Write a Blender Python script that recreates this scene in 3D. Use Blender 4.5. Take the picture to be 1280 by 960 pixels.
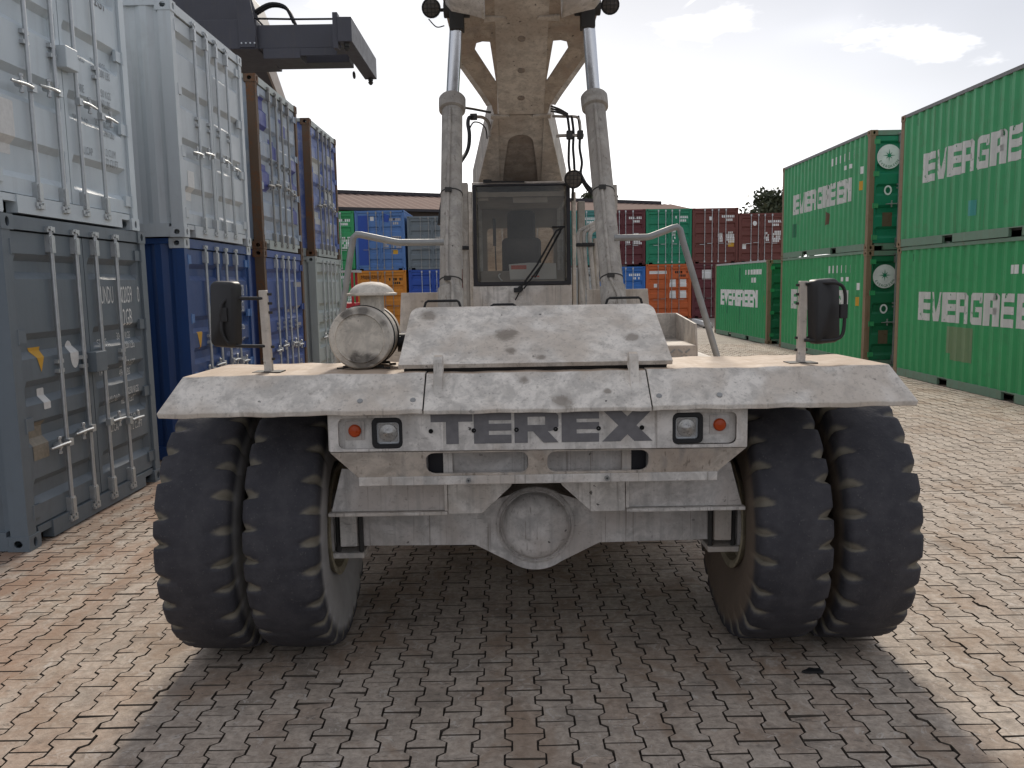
import bpy, bmesh, math, random
import numpy as np
from mathutils import Vector, Matrix
from mathutils.geometry import tessellate_polygon
random.seed(7); np.random.seed(7)
R_ = math.radians
scene = bpy.context.scene
for o in list(bpy.data.objects): bpy.data.objects.remove(o, do_unlink=True)
COL = scene.collection

# ------------------------------------------------------------------ camera
PITCH, ROLL, CAMH = .1209, -.0173, 2.0016
cam_d = bpy.data.cameras.new('camera'); cam_d.sensor_width = 36; cam_d.lens = 36 * 1032.85 / 1280
cam_d.clip_start = .05; cam_d.clip_end = 3000
cam = bpy.data.objects.new('camera', cam_d); COL.objects.link(cam)
_c, _s = math.cos(PITCH), math.sin(PITCH)
_rt, _dn, _fw = Vector((1, 0, 0)), Vector((0, -_s, -_c)), Vector((0, _c, -_s))
_r2 = math.cos(ROLL) * _rt - math.sin(ROLL) * _dn
_d2 = math.sin(ROLL) * _rt + math.cos(ROLL) * _dn
cam.matrix_world = Matrix(((_r2.x, -_d2.x, -_fw.x, 0), (_r2.y, -_d2.y, -_fw.y, 0), (_r2.z, -_d2.z, -_fw.z, CAMH), (0, 0, 0, 1)))
scene.camera = cam

# ------------------------------------------------------------------ light, sky, exposure
SUN_EL, SUN_AZ = R_(32), R_(.6)          # azimuth from +Y towards +X
sun_d = bpy.data.lights.new('sun', 'SUN'); sun_d.energy = 1.3; sun_d.angle = R_(9.0); sun_d.color = (1, .91, .79)
sun = bpy.data.objects.new('sun', sun_d); COL.objects.link(sun)
_sv = Vector((math.sin(SUN_AZ) * math.cos(SUN_EL), math.cos(SUN_AZ) * math.cos(SUN_EL), math.sin(SUN_EL)))
sun.rotation_euler = _sv.to_track_quat('Z', 'Y').to_euler()
sun.location = _sv * 60

scene.view_settings.view_transform = 'Standard'; scene.view_settings.look = 'None'
scene.view_settings.exposure = 1.42; scene.view_settings.gamma = 1
scene.view_settings.use_curve_mapping = False
scene.cycles.max_bounces = 6; scene.cycles.diffuse_bounces = 3; scene.cycles.glossy_bounces = 3; scene.cycles.transparent_max_bounces = 8

class NT:
    """small helper to write node trees"""
    def __init__(s, tree): s.t = tree; s.n = tree.nodes; s.l = tree.links
    def new(s, typ, **kw):
        n = s.n.new(typ)
        for k, v in kw.items(): setattr(n, k, v)
        return n
    def put(s, sock, val):
        if val is None: return
        if hasattr(val, 'is_output'): s.l.new(val, sock)
        else:
            try: sock.default_value = val
            except Exception: sock.default_value = tuple(val) + (1,)
    def math(s, op, a, b=None, c=None, clamp=False):
        n = s.new('ShaderNodeMath', operation=op, use_clamp=clamp)
        for i, x in enumerate((a, b, c)): s.put(n.inputs[i], x)
        return n.outputs[0]
    def noise(s, vec, scale, detail=4, rough=.55, dist=0, out=0):
        n = s.new('ShaderNodeTexNoise'); s.put(n.inputs['Vector'], vec)
        for k, v in (('Scale', scale), ('Detail', detail), ('Roughness', rough), ('Distortion', dist)): s.put(n.inputs[k], v)
        return n.outputs[out]
    def map(s, vec, scale=(1, 1, 1), loc=(0, 0, 0), rot=(0, 0, 0)):
        n = s.new('ShaderNodeMapping'); s.put(n.inputs['Vector'], vec)
        n.inputs['Scale'].default_value = scale; n.inputs['Location'].default_value = loc; n.inputs['Rotation'].default_value = rot
        return n.outputs[0]
    def ramp(s, fac, a, b, smooth=True):
        n = s.new('ShaderNodeMapRange', clamp=True, interpolation_type='SMOOTHSTEP' if smooth else 'LINEAR')
        s.put(n.inputs[0], fac); s.put(n.inputs[1], a); s.put(n.inputs[2], b)
        return n.outputs[0]
    def mix(s, fac, a, b, mode='MIX'):
        n = s.new('ShaderNodeMix', data_type='RGBA', blend_type=mode)
        s.put(n.inputs[0], fac)
        for i, x in ((6, a), (7, b)):
            if not hasattr(x, 'is_output') and len(x) == 3: x = tuple(x) + (1,)
            s.put(n.inputs[i], x)
        return n.outputs[2]
    def scalecol(s, col, f):
        n = s.new('ShaderNodeVectorMath', operation='SCALE')
        if hasattr(col, 'is_output'): s.l.new(col, n.inputs[0])
        else: n.inputs[0].default_value = col[:3]
        s.put(n.inputs['Scale'], f)
        return n.outputs[0]

world = bpy.data.worlds.new('World'); scene.world = world; world.use_nodes = True
w = NT(world.node_tree); w.n.clear()
sky = w.new('ShaderNodeTexSky', sky_type='NISHITA'); sky.sun_disc = False
sky.sun_elevation = SUN_EL; sky.sun_rotation = SUN_AZ; sky.air_density = 1.0; sky.dust_density = 1.0; sky.ozone_density = 1.6; sky.altitude = 50
tc = w.new('ShaderNodeTexCoord').outputs['Generated']
sep = w.new('ShaderNodeSeparateXYZ'); w.l.new(tc, sep.inputs[0])
az = w.math('ARCTAN2', sep.outputs[0], sep.outputs[1])
el = w.math('ARCSINE', sep.outputs[2])
world.cycles.sampling_method = 'NONE'      # an even sky needs no light map
ncl = w.noise(w.map(tc, (1, 1, 2.6)), 17, 4, .64)
ncf = w.noise(w.map(tc, (1, 1, 3)), 3.0, 2, .6)
# thin milky layer over the whole sky, denser towards the horizon and round the (veiled) sun
hl_ = w.math('SQRT', w.math('SUBTRACT', 1.0001, w.math('MULTIPLY', sep.outputs[2], sep.outputs[2])))
glow = w.math('POWER', w.math('MAXIMUM', w.math('DIVIDE', sep.outputs[1], hl_), 0), 8)
lowv = w.math('POWER', w.math('SUBTRACT', 1, w.math('ABSOLUTE', sep.outputs[2])), 5.5)
soft = w.math('MULTIPLY_ADD', w.math('SUBTRACT', ncf, .5), .5, 1)
haze = w.scalecol((2.40, 2.48, 2.76), soft)
skc = w.mix(.95, sky.outputs[0], haze)
hz = w.math('MULTIPLY', lowv, w.math('MULTIPLY_ADD', glow, 1.1, .14), clamp=True)
skc = w.mix(hz, skc, (10.5, 10.3, 10.0))
acc = None
# single clouds of the afternoon sky: azimuth, elevation, half width, half height (degrees), tilt
for a, e, ww, hh, tl in ((-8.6, 17.2, 4.6, 2.0, -.3), (-16, 19.6, 6, 1.4, 0), (12.8, 15.8, 3.6, 1.2, .1), (10.4, 19.2, 2.4, 1.0, .2), (24.5, 13.9, 5.0, 1.1, -.22), (21, 20.6, 3.4, .9, 0)):
    da = w.math('SUBTRACT', az, R_(a)); de = w.math('SUBTRACT', el, R_(e))
    de = w.math('SUBTRACT', de, w.math('MULTIPLY', da, tl))
    q = w.math('MULTIPLY_ADD', w.math('MULTIPLY', da, da), 1 / R_(ww) ** 2, w.math('MULTIPLY', w.math('MULTIPLY', de, de), 1 / R_(hh) ** 2))
    m = w.math('SUBTRACT', w.math('MULTIPLY_ADD', w.math('SUBTRACT', ncl, .5), 4.6, 1.05), q)
    m = w.ramp(m, 0, 1.7)
    acc = m if acc is None else w.math('MAXIMUM', acc, m)
# a thin streak left by an aeroplane
da = w.math('SUBTRACT', az, R_(14.6)); de = w.math('SUBTRACT', el, R_(18.9))
tr = w.math('ABSOLUTE', w.math('SUBTRACT', w.math('MULTIPLY', da, .62), de))
tr = w.math('MULTIPLY', w.ramp(tr, R_(.16), R_(.03)), w.ramp(w.math('ABSOLUTE', da), R_(3.2), R_(2.0)))
acc = w.math('MAXIMUM', acc, w.math('MULTIPLY', tr, .5))
acc = w.math('MAXIMUM', acc, w.math('MULTIPLY', w.ramp(ncf, .52, .8), .4))
skc = w.mix(w.math('MULTIPLY', acc, .85), skc, (7.6, 7.5, 7.4))
bg = w.new('ShaderNodeBackground'); w.l.new(skc, bg.inputs[0]); bg.inputs[1].default_value = .085
wo = w.new('ShaderNodeOutputWorld'); w.l.new(bg.outputs[0], wo.inputs[0])

# ------------------------------------------------------------------ materials
MATS = {}
def mat(name):
    m = bpy.data.materials.new(name); m.use_nodes = True
    t = NT(m.node_tree); t.b = t.n['Principled BSDF']; MATS[name] = m
    return m, t
def setb(t, col=None, rough=None, metal=None, spec=None, bump=None, bdist=.01, bstr=.5):
    if col is not None: t.put(t.b.inputs['Base Color'], col if hasattr(col, 'is_output') else tuple(col)[:3] + (1,))
    if rough is not None: t.put(t.b.inputs['Roughness'], rough)
    if metal is not None: t.put(t.b.inputs['Metallic'], metal)
    if spec is not None: t.put(t.b.inputs['Specular IOR Level'], spec)
    if bump is not None:
        n = t.new('ShaderNodeBump'); n.inputs['Strength'].default_value = bstr; n.inputs['Distance'].default_value = bdist
        t.put(n.inputs['Height'], bump); t.l.new(n.outputs[0], t.b.inputs['Normal'])
def simple(name, col, rough=.6, metal=0, var=.25, scale=6, spec=.4):
    m, t = mat(name); tcn = t.new('ShaderNodeTexCoord').outputs['Object']
    n = t.noise(tcn, scale, 2, .6)
    f = t.math('ADD', t.math('MULTIPLY', t.math('SUBTRACT', n, .5), 2 * var), 1)
    setb(t, t.scalecol(col, f), t.math('ADD', t.math('MULTIPLY', n, .25), rough - .12), metal, spec)
    return m
def paint(name, col, rough=.5, fade=.12, dirt=(.12, .10, .08), dirt_amt=.35, rust=.25, rustcol=(.13, .055, .025), streak=.3, seed=0, scale=1.0, chalk=None):
    """weathered paint on steel: faded patches, runs, rust and grime; object coordinates"""
    m, t = mat(name); tcn = t.new('ShaderNodeTexCoord').outputs['Object']
    oi = t.new('ShaderNodeObjectInfo').outputs['Location']
    va = t.new('ShaderNodeVectorMath', operation='MULTIPLY_ADD')
    t.l.new(oi, va.inputs[0]); va.inputs[1].default_value = (.37, .37, .37); t.l.new(tcn, va.inputs[2]); p = va.outputs[0]
    p = t.map(p, (scale,) * 3, (seed * 3.1, seed * 1.7, seed * .9))
    big = t.noise(p, .9, 2, .6); mid = t.noise(p, 5, 4, .65); fine = t.noise(p, 38, 2, .7)
    runs = t.noise(t.map(p, (9, 9, .55)), 1.6, 3, .65)
    c = t.scalecol(col, t.math('ADD', 1, t.math('MULTIPLY', t.math('SUBTRACT', big, .5), fade * 4)))
    if chalk: c = t.mix(t.math('MULTIPLY', t.ramp(mid, .42, .75), chalk), c, (.55, .55, .53))
    c = t.mix(t.math('MULTIPLY', t.ramp(runs, .5, .78), streak), c, dirt)
    c = t.mix(t.math('MULTIPLY', t.ramp(t.math('ADD', t.math('MULTIPLY', mid, .6), t.math('MULTIPLY', big, .4)), .5, .72), dirt_amt), c, dirt)
    rm = t.ramp(t.math('ADD', t.math('MULTIPLY', fine, .45), t.math('MULTIPLY', mid, .55)), .73 - rust * .3, .78 - rust * .3)
    c = t.mix(t.math('MULTIPLY', rm, .9), c, rustcol)
    setb(t, c, t.math('ADD', rough, t.math('MULTIPLY', t.math('SUBTRACT', mid, .5), .35)), 0, .4, t.math('ADD', t.math('MULTIPLY', fine, .3), t.math('MULTIPLY', big, 1.0)), .004, .35)
    return m

def worn_white(name, base, dust, dust_up=0, spots=.4, runs=.25, seed=0, grey=(.27, .255, .24), stains=(), stain_col=(.17, .14, .11)):
    """dusty off-white machine paint: scuffs, oil spots, chips; dust settled on level faces"""
    m, t = mat(name); ob = t.new('ShaderNodeTexCoord').outputs['Object']; p = t.map(ob, (1, 1, 1), (seed * 2.3, seed, seed * .7))
    big = t.noise(p, 2.6, 3, .6, .3); mid = t.noise(p, 9, 4, .7, .5); fine = t.noise(p, 60, 3, .7)
    rn = t.noise(t.map(p, (15, 15, .9)), 1.3, 3, .6)
    c = t.mix(t.ramp(mid, .36, .66), base, tuple(x * .66 for x in base))
    c = t.mix(t.math('MULTIPLY', t.ramp(big, .44, .64), .75), c, dust)
    c = t.mix(t.math('MULTIPLY', t.ramp(rn, .48, .76), runs), c, grey)
    c = t.mix(t.math('MULTIPLY', t.ramp(fine, .55, .72), .3), c, (.14, .12, .10))
    vor = t.new('ShaderNodeTexVoronoi', feature='F1'); t.l.new(t.map(p, (1, 1, 1), (.4, .1, .3)), vor.inputs['Vector']); vor.inputs['Scale'].default_value = 4.6
    sp = t.math('MULTIPLY_ADD', t.math('SUBTRACT', mid, .5), .42, vor.outputs['Distance'])
    c = t.mix(t.math('MULTIPLY', t.ramp(sp, .24, .02), t.math('MULTIPLY', t.ramp(t.noise(t.map(p, (1, 1, 1), (2, 5, 8)), 1.9, 1, .5), .45, .7), spots)), c, (.10, .078, .06))
    wear = t.ramp(t.noise(t.map(p, (1, 1, 1), (4, 7, 1)), 3.1, 1, .5), .42, .66)
    vor2 = t.new('ShaderNodeTexVoronoi', feature='F1'); t.l.new(p, vor2.inputs['Vector']); vor2.inputs['Scale'].default_value = 13
    sp2 = t.math('MULTIPLY_ADD', t.math('SUBTRACT', fine, .5), .55, vor2.outputs['Distance'])
    c = t.mix(t.math('MULTIPLY', t.ramp(sp2, .11, .05), t.math('MULTIPLY', wear, .9)), c, (.035, .03, .028))
    scr = t.noise(t.map(p, (2, 1.5, 11), (0, 0, 0), (.3, .9, .6)), 6, 2, .7)
    c = t.mix(t.math('MULTIPLY', t.ramp(scr, .66, .70), t.math('MULTIPLY', wear, .4)), c, (.12, .10, .085))
    st = t.noise(t.map(p, (42, 42, 1.1), (1, 3, 2)), 1.2, 2, .6)
    c = t.mix(t.math('MULTIPLY', t.ramp(st, .60, .72), runs), c, (.13, .105, .08))
    for sx_, sy_, sz_, r_ in stains:
        d = t.new('ShaderNodeVectorMath', operation='DISTANCE'); t.l.new(ob, d.inputs[0]); d.inputs[1].default_value = (sx_, sy_ - 4.575, sz_)
        dd = t.math('MULTIPLY_ADD', t.math('SUBTRACT', mid, .5), r_ * 3.0, d.outputs['Value'])
        c = t.mix(t.math('MULTIPLY', t.ramp(dd, r_ * 1.25, r_ * .35), .75), c, stain_col)
    if dust_up:
        nz = t.new('ShaderNodeSeparateXYZ'); t.l.new(t.new('ShaderNodeNewGeometry').outputs['Normal'], nz.inputs[0])
        f = t.math('MULTIPLY', t.ramp(nz.outputs[2], .90, .99), t.math('ADD', dust_up * .75, t.math('MULTIPLY', mid, .4)))
        c = t.mix(f, c, t.mix(fine, (.36, .25, .165), (.46, .34, .235)))
    setb(t, c, t.math('ADD', .55, t.math('MULTIPLY', mid, .3)), 0, .35, t.math('MULTIPLY_ADD', fine, .25, big), .006, .4)
    return m

M_white = worn_white('machine_paint', (.76, .705, .63), (.54, .465, .385), .75, .16, .3, 1, stains=((-.15, 4.20, 1.735, .060), (-.12, 4.07, 1.665, .032), (-.55, 4.38, 1.845, .055), (.50, 4.16, 1.715, .04), (.03, 4.02, 1.64, .03), (-.06, 3.89, 1.555, .03), (.12, 3.79, 1.468, .055), (.33, 3.83, 1.49, .02)))
M_white2 = worn_white('machine_paint_front', (.70, .665, .62), (.48, .42, .36), 0, .14, .45, 5)
M_under = worn_white('machine_paint_grey', (.62, .59, .56), (.46, .41, .37), 0, .18, .5, 8)
M_boom = worn_white('boom_paint', (.65, .59, .515), (.45, .38, .315), 0, .3, .35, 3, (.25, .21, .18))
M_boomdark = worn_white('boom_paint_dark', (.40, .34, .285), (.26, .205, .165), 0, .6, .5, 4)  # darker brown version for the boom recess and covers
M_boomwing = worn_white('boom_bracket_paint', (.50, .42, .34), (.34, .26, .20), 0, .5, .4, 12)
M_lower = worn_white('machine_paint_brown', (.57, .505, .435), (.40, .33, .27), 0, .2, .6, 15)  # browner tone for the leaning lower panel
M_filter = worn_white('air_cleaner_paint', (.66, .60, .51), (.46, .39, .31), .3, .45, .3, 17, stains=((-.868, 4.10, 1.605, .065), (-.80, 4.10, 1.63, .035), (-.84, 4.10, 1.885, .05), (-.93, 4.10, 1.875, .035), (-.75, 4.10, 1.82, .03), (-.90, 4.10, 1.655, .03)), stain_col=(.05, .043, .038))
M_cyl = worn_white('cylinder_paint', (.46, .425, .375), (.33, .295, .255), 0, .25, .5, 6)
M_chrome = simple('chrome', (.62, .63, .66), .17, 1, .1, 9)
M_galv = simple('galvanised_steel', (.50, .52, .53), .48, .75, .25, 18)
M_galvdull = simple('dull_galvanised_steel', (.30, .30, .29), .55, .55, .3, 14)
M_black = simple('black_rubber', (.012, .012, .013), .6, 0, .4, 12)
M_blackplastic = simple('black_plastic', (.022, .021, .021), .5, 0, .3, 8)
M_darkframe = simple('dark_window_frame', (.018, .017, .021), .5, 0, .2, 5)
M_darksteel = simple('dark_steel', (.05, .048, .045), .6, .3, .4, 10)
M_gasket = simple('door_gasket', (.02, .02, .02), .7, 0, .3, 8)
M_hole = simple('hole_dark', (.006, .006, .006), .9, 0, .2, 8)
M_amber = simple('amber_lens', (.42, .06, .012), .3, 0, .2, 20)
M_greylet = simple('grey_lettering', (.155, .150, .155), .65, 0, .3, 30)
M_seat = simple('seat_fabric', (.055, .048, .045), .85, 0, .3, 30)
M_paper = simple('paper_sheet', (.62, .60, .56), .8, 0, .1, 4)
M_redprint = simple('red_print', (.55, .12, .08), .8, 0, .2, 30)
M_cabin = simple('cab_interior', (.40, .34, .27), .7, 0, .3, 6)
M_letw = simple('white_lettering', (.74, .75, .73), .6, 0, .25, 7)
m, t = mat('worn_white_lettering'); p = t.new('ShaderNodeTexCoord').outputs['Object']
wn_ = t.math('MULTIPLY_ADD', t.noise(t.map(p, (1, 1, .45)), 16, 3, .7), .65, t.math('MULTIPLY', t.noise(p, 2.5, 2, .6), .35))
setb(t, t.mix(t.ramp(wn_, .585, .625), t.scalecol((.60, .61, .58), t.math('MULTIPLY_ADD', wn_, .5, .75)), (.05, .22, .10)), .6, 0, .3); M_everlet = m
M_faint = simple('faint_grey_lettering', (.30, .33, .35), .6, 0, .25, 20)
M_letfar = simple('white_lettering_faded', (.42, .40, .38), .7, 0, .3, 7)
M_yellow = simple('yellow_sticker', (.62, .34, .035), .55, 0, .15, 9)
M_stick = simple('white_sticker', (.70, .70, .68), .6, 0, .2, 25)
M_bluestick = simple('blue_sticker', (.10, .30, .62), .6, 0, .2, 25)
M_plaque = simple('beige_plaque', (.28, .25, .20), .6, .2, .4, 30)
M_inkblack = simple('black_lettering', (.02, .018, .016), .7, 0, .3, 9)
m, t = mat('chassis_dark'); setb(t, (.03, .028, .027), .7, .2)
M_chassis = m
def glass(name, tint, rough=.03, alpha=.25, spec=.5):
    m, t = mat(name); setb(t, tint, rough, 0, spec); t.b.inputs['Alpha'].default_value = alpha
    return m
def pane(name, tint):
    m, t = mat(name); out = t.n['Material Output']; t.n.remove(t.b)
    tr = t.new('ShaderNodeBsdfTransparent'); tr.inputs[0].default_value = tint; gl = t.new('ShaderNodeBsdfGlossy'); gl.inputs['Roughness'].default_value = .03
    p = t.new('ShaderNodeTexCoord').outputs['Object']
    df = t.new('ShaderNodeBsdfDiffuse'); df.inputs[0].default_value = (.5, .45, .38, 1)
    fr = t.new('ShaderNodeFresnel'); fr.inputs[0].default_value = 1.5
    m1 = t.new('ShaderNodeMixShader'); t.l.new(t.math('MULTIPLY', t.ramp(t.noise(p, 5, 3, .6), .35, .75), .035), m1.inputs[0]); t.l.new(tr.outputs[0], m1.inputs[1]); t.l.new(df.outputs[0], m1.inputs[2])
    m2 = t.new('ShaderNodeMixShader'); t.l.new(fr.outputs[0], m2.inputs[0]); t.l.new(m1.outputs[0], m2.inputs[1]); t.l.new(gl.outputs[0], m2.inputs[2])
    t.l.new(m2.outputs[0], out.inputs[0]); return m
M_glass = pane('cab_glass', (.80, .80, .78, 1)); M_sideglass = pane('cab_side_glass', (.8, .82, .8, 1))
m, t = mat('headlamp_glass'); p = t.new('ShaderNodeTexCoord').outputs['Object']
n = t.noise(p, 60, 4, .6); setb(t, t.mix(n, (.42, .42, .41), (.75, .75, .74)), .16, .55, .6, t.noise(t.map(p, (1, 1, .15)), 130, 2), .003, .5); M_lamp = m
M_reflector = simple('lamp_reflector', (.40, .39, .37), .3, .6, .45, 90)
m, t = mat('work_lamp_lens'); p = t.new('ShaderNodeTexCoord').outputs['Object']
setb(t, t.mix(t.noise(p, 120, 3), (.06, .052, .045), (.14, .12, .10)), .4); M_wlens = m

# tyres: rubber, mud in the notches, dusty sidewalls
def tyre_mat(name, side_col):
    m, t = mat(name); p = t.new('ShaderNodeTexCoord').outputs['Object']
    gr = t.new('ShaderNodeAttribute', attribute_name='groove').outputs['Fac']
    sd = t.new('ShaderNodeAttribute', attribute_name='side').outputs['Fac']
    mid = t.noise(p, 9, 4, .65); fine = t.noise(p, 70, 2, .7)
    c = t.mix(t.ramp(mid, .35, .7), (.034, .0335, .040), (.056, .054, .060))
    c = t.mix(t.math('MULTIPLY', t.ramp(fine, .62, .75), .5), c, (.12, .115, .105))
    c = t.mix(t.math('MULTIPLY', t.ramp(gr, .08, .5), t.math('ADD', .4, t.math('MULTIPLY', mid, .6))), c, (.22, .195, .145))
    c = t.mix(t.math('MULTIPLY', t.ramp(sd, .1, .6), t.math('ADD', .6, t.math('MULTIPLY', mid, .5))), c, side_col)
    sc = t.noise(t.map(p, (2, 9, 9), (0, 0, 0), (0, .4, .5)), 7, 3, .8)
    c = t.mix(t.math('MULTIPLY', t.ramp(sc, .69, .72), .25), c, (.16, .15, .13))
    setb(t, c, t.math('ADD', .62, t.math('MULTIPLY', mid, .25)), 0, .35, t.math('ADD', t.math('MULTIPLY', fine, .4), t.math('MULTIPLY', mid, 1.2)), .008, .55)
    return m
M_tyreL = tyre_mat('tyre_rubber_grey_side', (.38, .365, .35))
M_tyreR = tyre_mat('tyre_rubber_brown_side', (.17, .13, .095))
M_rim = worn_white('wheel_rim_paint', (.33, .29, .20), (.15, .12, .09), 0, .4, .4, 9)

# paving
def paving_mat(name, use_attr, far=False):
    m, t = mat(name); g = t.new('ShaderNodeNewGeometry').outputs['Position']
    big = t.noise(g, .55, 2, .55); mid = t.noise(g, 3.2, 4, .65, .3); fine = t.noise(g, 26, 4, .75, .4); grit = t.noise(g, 190, 1, .7)
    if use_attr: rnd = t.new('ShaderNodeAttribute', attribute_name='tone').outputs['Fac']
    else: rnd = t.new('ShaderNodeObjectInfo').outputs['Random']
    c = t.mix(rnd, (.385, .322, .262), (.445, .378, .312))
    c = t.mix(t.math('MULTIPLY', t.ramp(t.math('FRACT', t.math('MULTIPLY', rnd, 7.31)), .72, .95), .55), c, (.36, .275, .21))
    c = t.scalecol(c, t.math('MULTIPLY_ADD', fine, 1.6, .2))
    c = t.mix(t.math('MULTIPLY', t.ramp(mid, .48, .68), .5), c, (.17, .145, .12))
    pale = t.noise(t.map(g, (1, 1, 1), (3.3, 1.1, 0)), 9, 4, .8, 1.2)
    c = t.mix(t.math('MULTIPLY', t.ramp(pale, .575, .645), .6), c, (.56, .515, .46))
    brn = t.noise(t.map(g, (1, .7, 1), (9, 4, 0)), 2.3, 4, .75, .6)
    c = t.mix(t.math('MULTIPLY', t.ramp(brn, .48, .66), .55), c, (.25, .165, .105))
    c = t.mix(t.math('MULTIPLY', t.ramp(grit, .70, .76), .5), c, (.55, .53, .50))
    # rust washed off the boxes on the left
    sx = t.new('ShaderNodeSeparateXYZ'); t.l.new(g, sx.inputs[0])
    rx = t.ramp(t.math('ADD', sx.outputs[0], t.math('MULTIPLY', t.math('SUBTRACT', big, .5), 3.5)), -.9, -3.4)
    rn = t.noise(t.map(g, (1, .45, 1)), 4.2, 4, .7, .5)
    c = t.mix(t.math('MULTIPLY', rx, t.math('MULTIPLY', t.ramp(rn, .34, .64), .8)), c, (.28, .165, .105))
    scf = t.noise(t.map(g, (1.2, 6, 1), (7, 2, 0), (0, 0, .5)), 7, 3, .8, 1.0)
    c = t.mix(t.math('MULTIPLY', t.ramp(scf, .59, .67), .6), c, (.10, .085, .07))
    setb(t, c, t.math('MULTIPLY_ADD', mid, .2, .72), 0, .3, t.math('MULTIPLY_ADD', grit, .4, fine), .005, .6)
    return m
M_jointdirt = simple('joint_dirt', (.085, .071, .058), .95, 0, .4, 30, .1)
M_paver = paving_mat('concrete_paver', False)
M_paverfield = paving_mat('concrete_paver_field', True)
m, t = mat('paving_ground'); g = t.new('ShaderNodeNewGeometry').outputs['Position']
br = t.new('ShaderNodeTexBrick'); t.l.new(t.map(g, (1, 1, 1), (0, 0, 0), (0, 0, R_(90))), br.inputs['Vector'])
br.inputs['Scale'].default_value = 1; br.inputs['Brick Width'].default_value = .2; br.inputs['Row Height'].default_value = .145; br.inputs['Mortar Size'].default_value = .004
br.inputs['Color1'].default_value = (.31, .265, .225, 1); br.inputs['Color2'].default_value = (.37, .32, .27, 1); br.inputs['Mortar'].default_value = (.07, .06, .05, 1)
sx = t.new('ShaderNodeSeparateXYZ'); t.l.new(g, sx.inputs[0])
nearm = t.ramp(sx.outputs[1], 25.9, 26.1)
jn = t.noise(g, 40, 4, .7); joint = t.mix(jn, (.028, .024, .020), (.075, .062, .05))
c = t.mix(t.math('MULTIPLY', t.ramp(t.noise(g, 1.1, 5, .6), .5, .7), .4), br.outputs['Color'], (.14, .125, .11))
setb(t, t.mix(nearm, joint, c), .85, 0, .25, jn, .004, .5); M_ground = m

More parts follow.
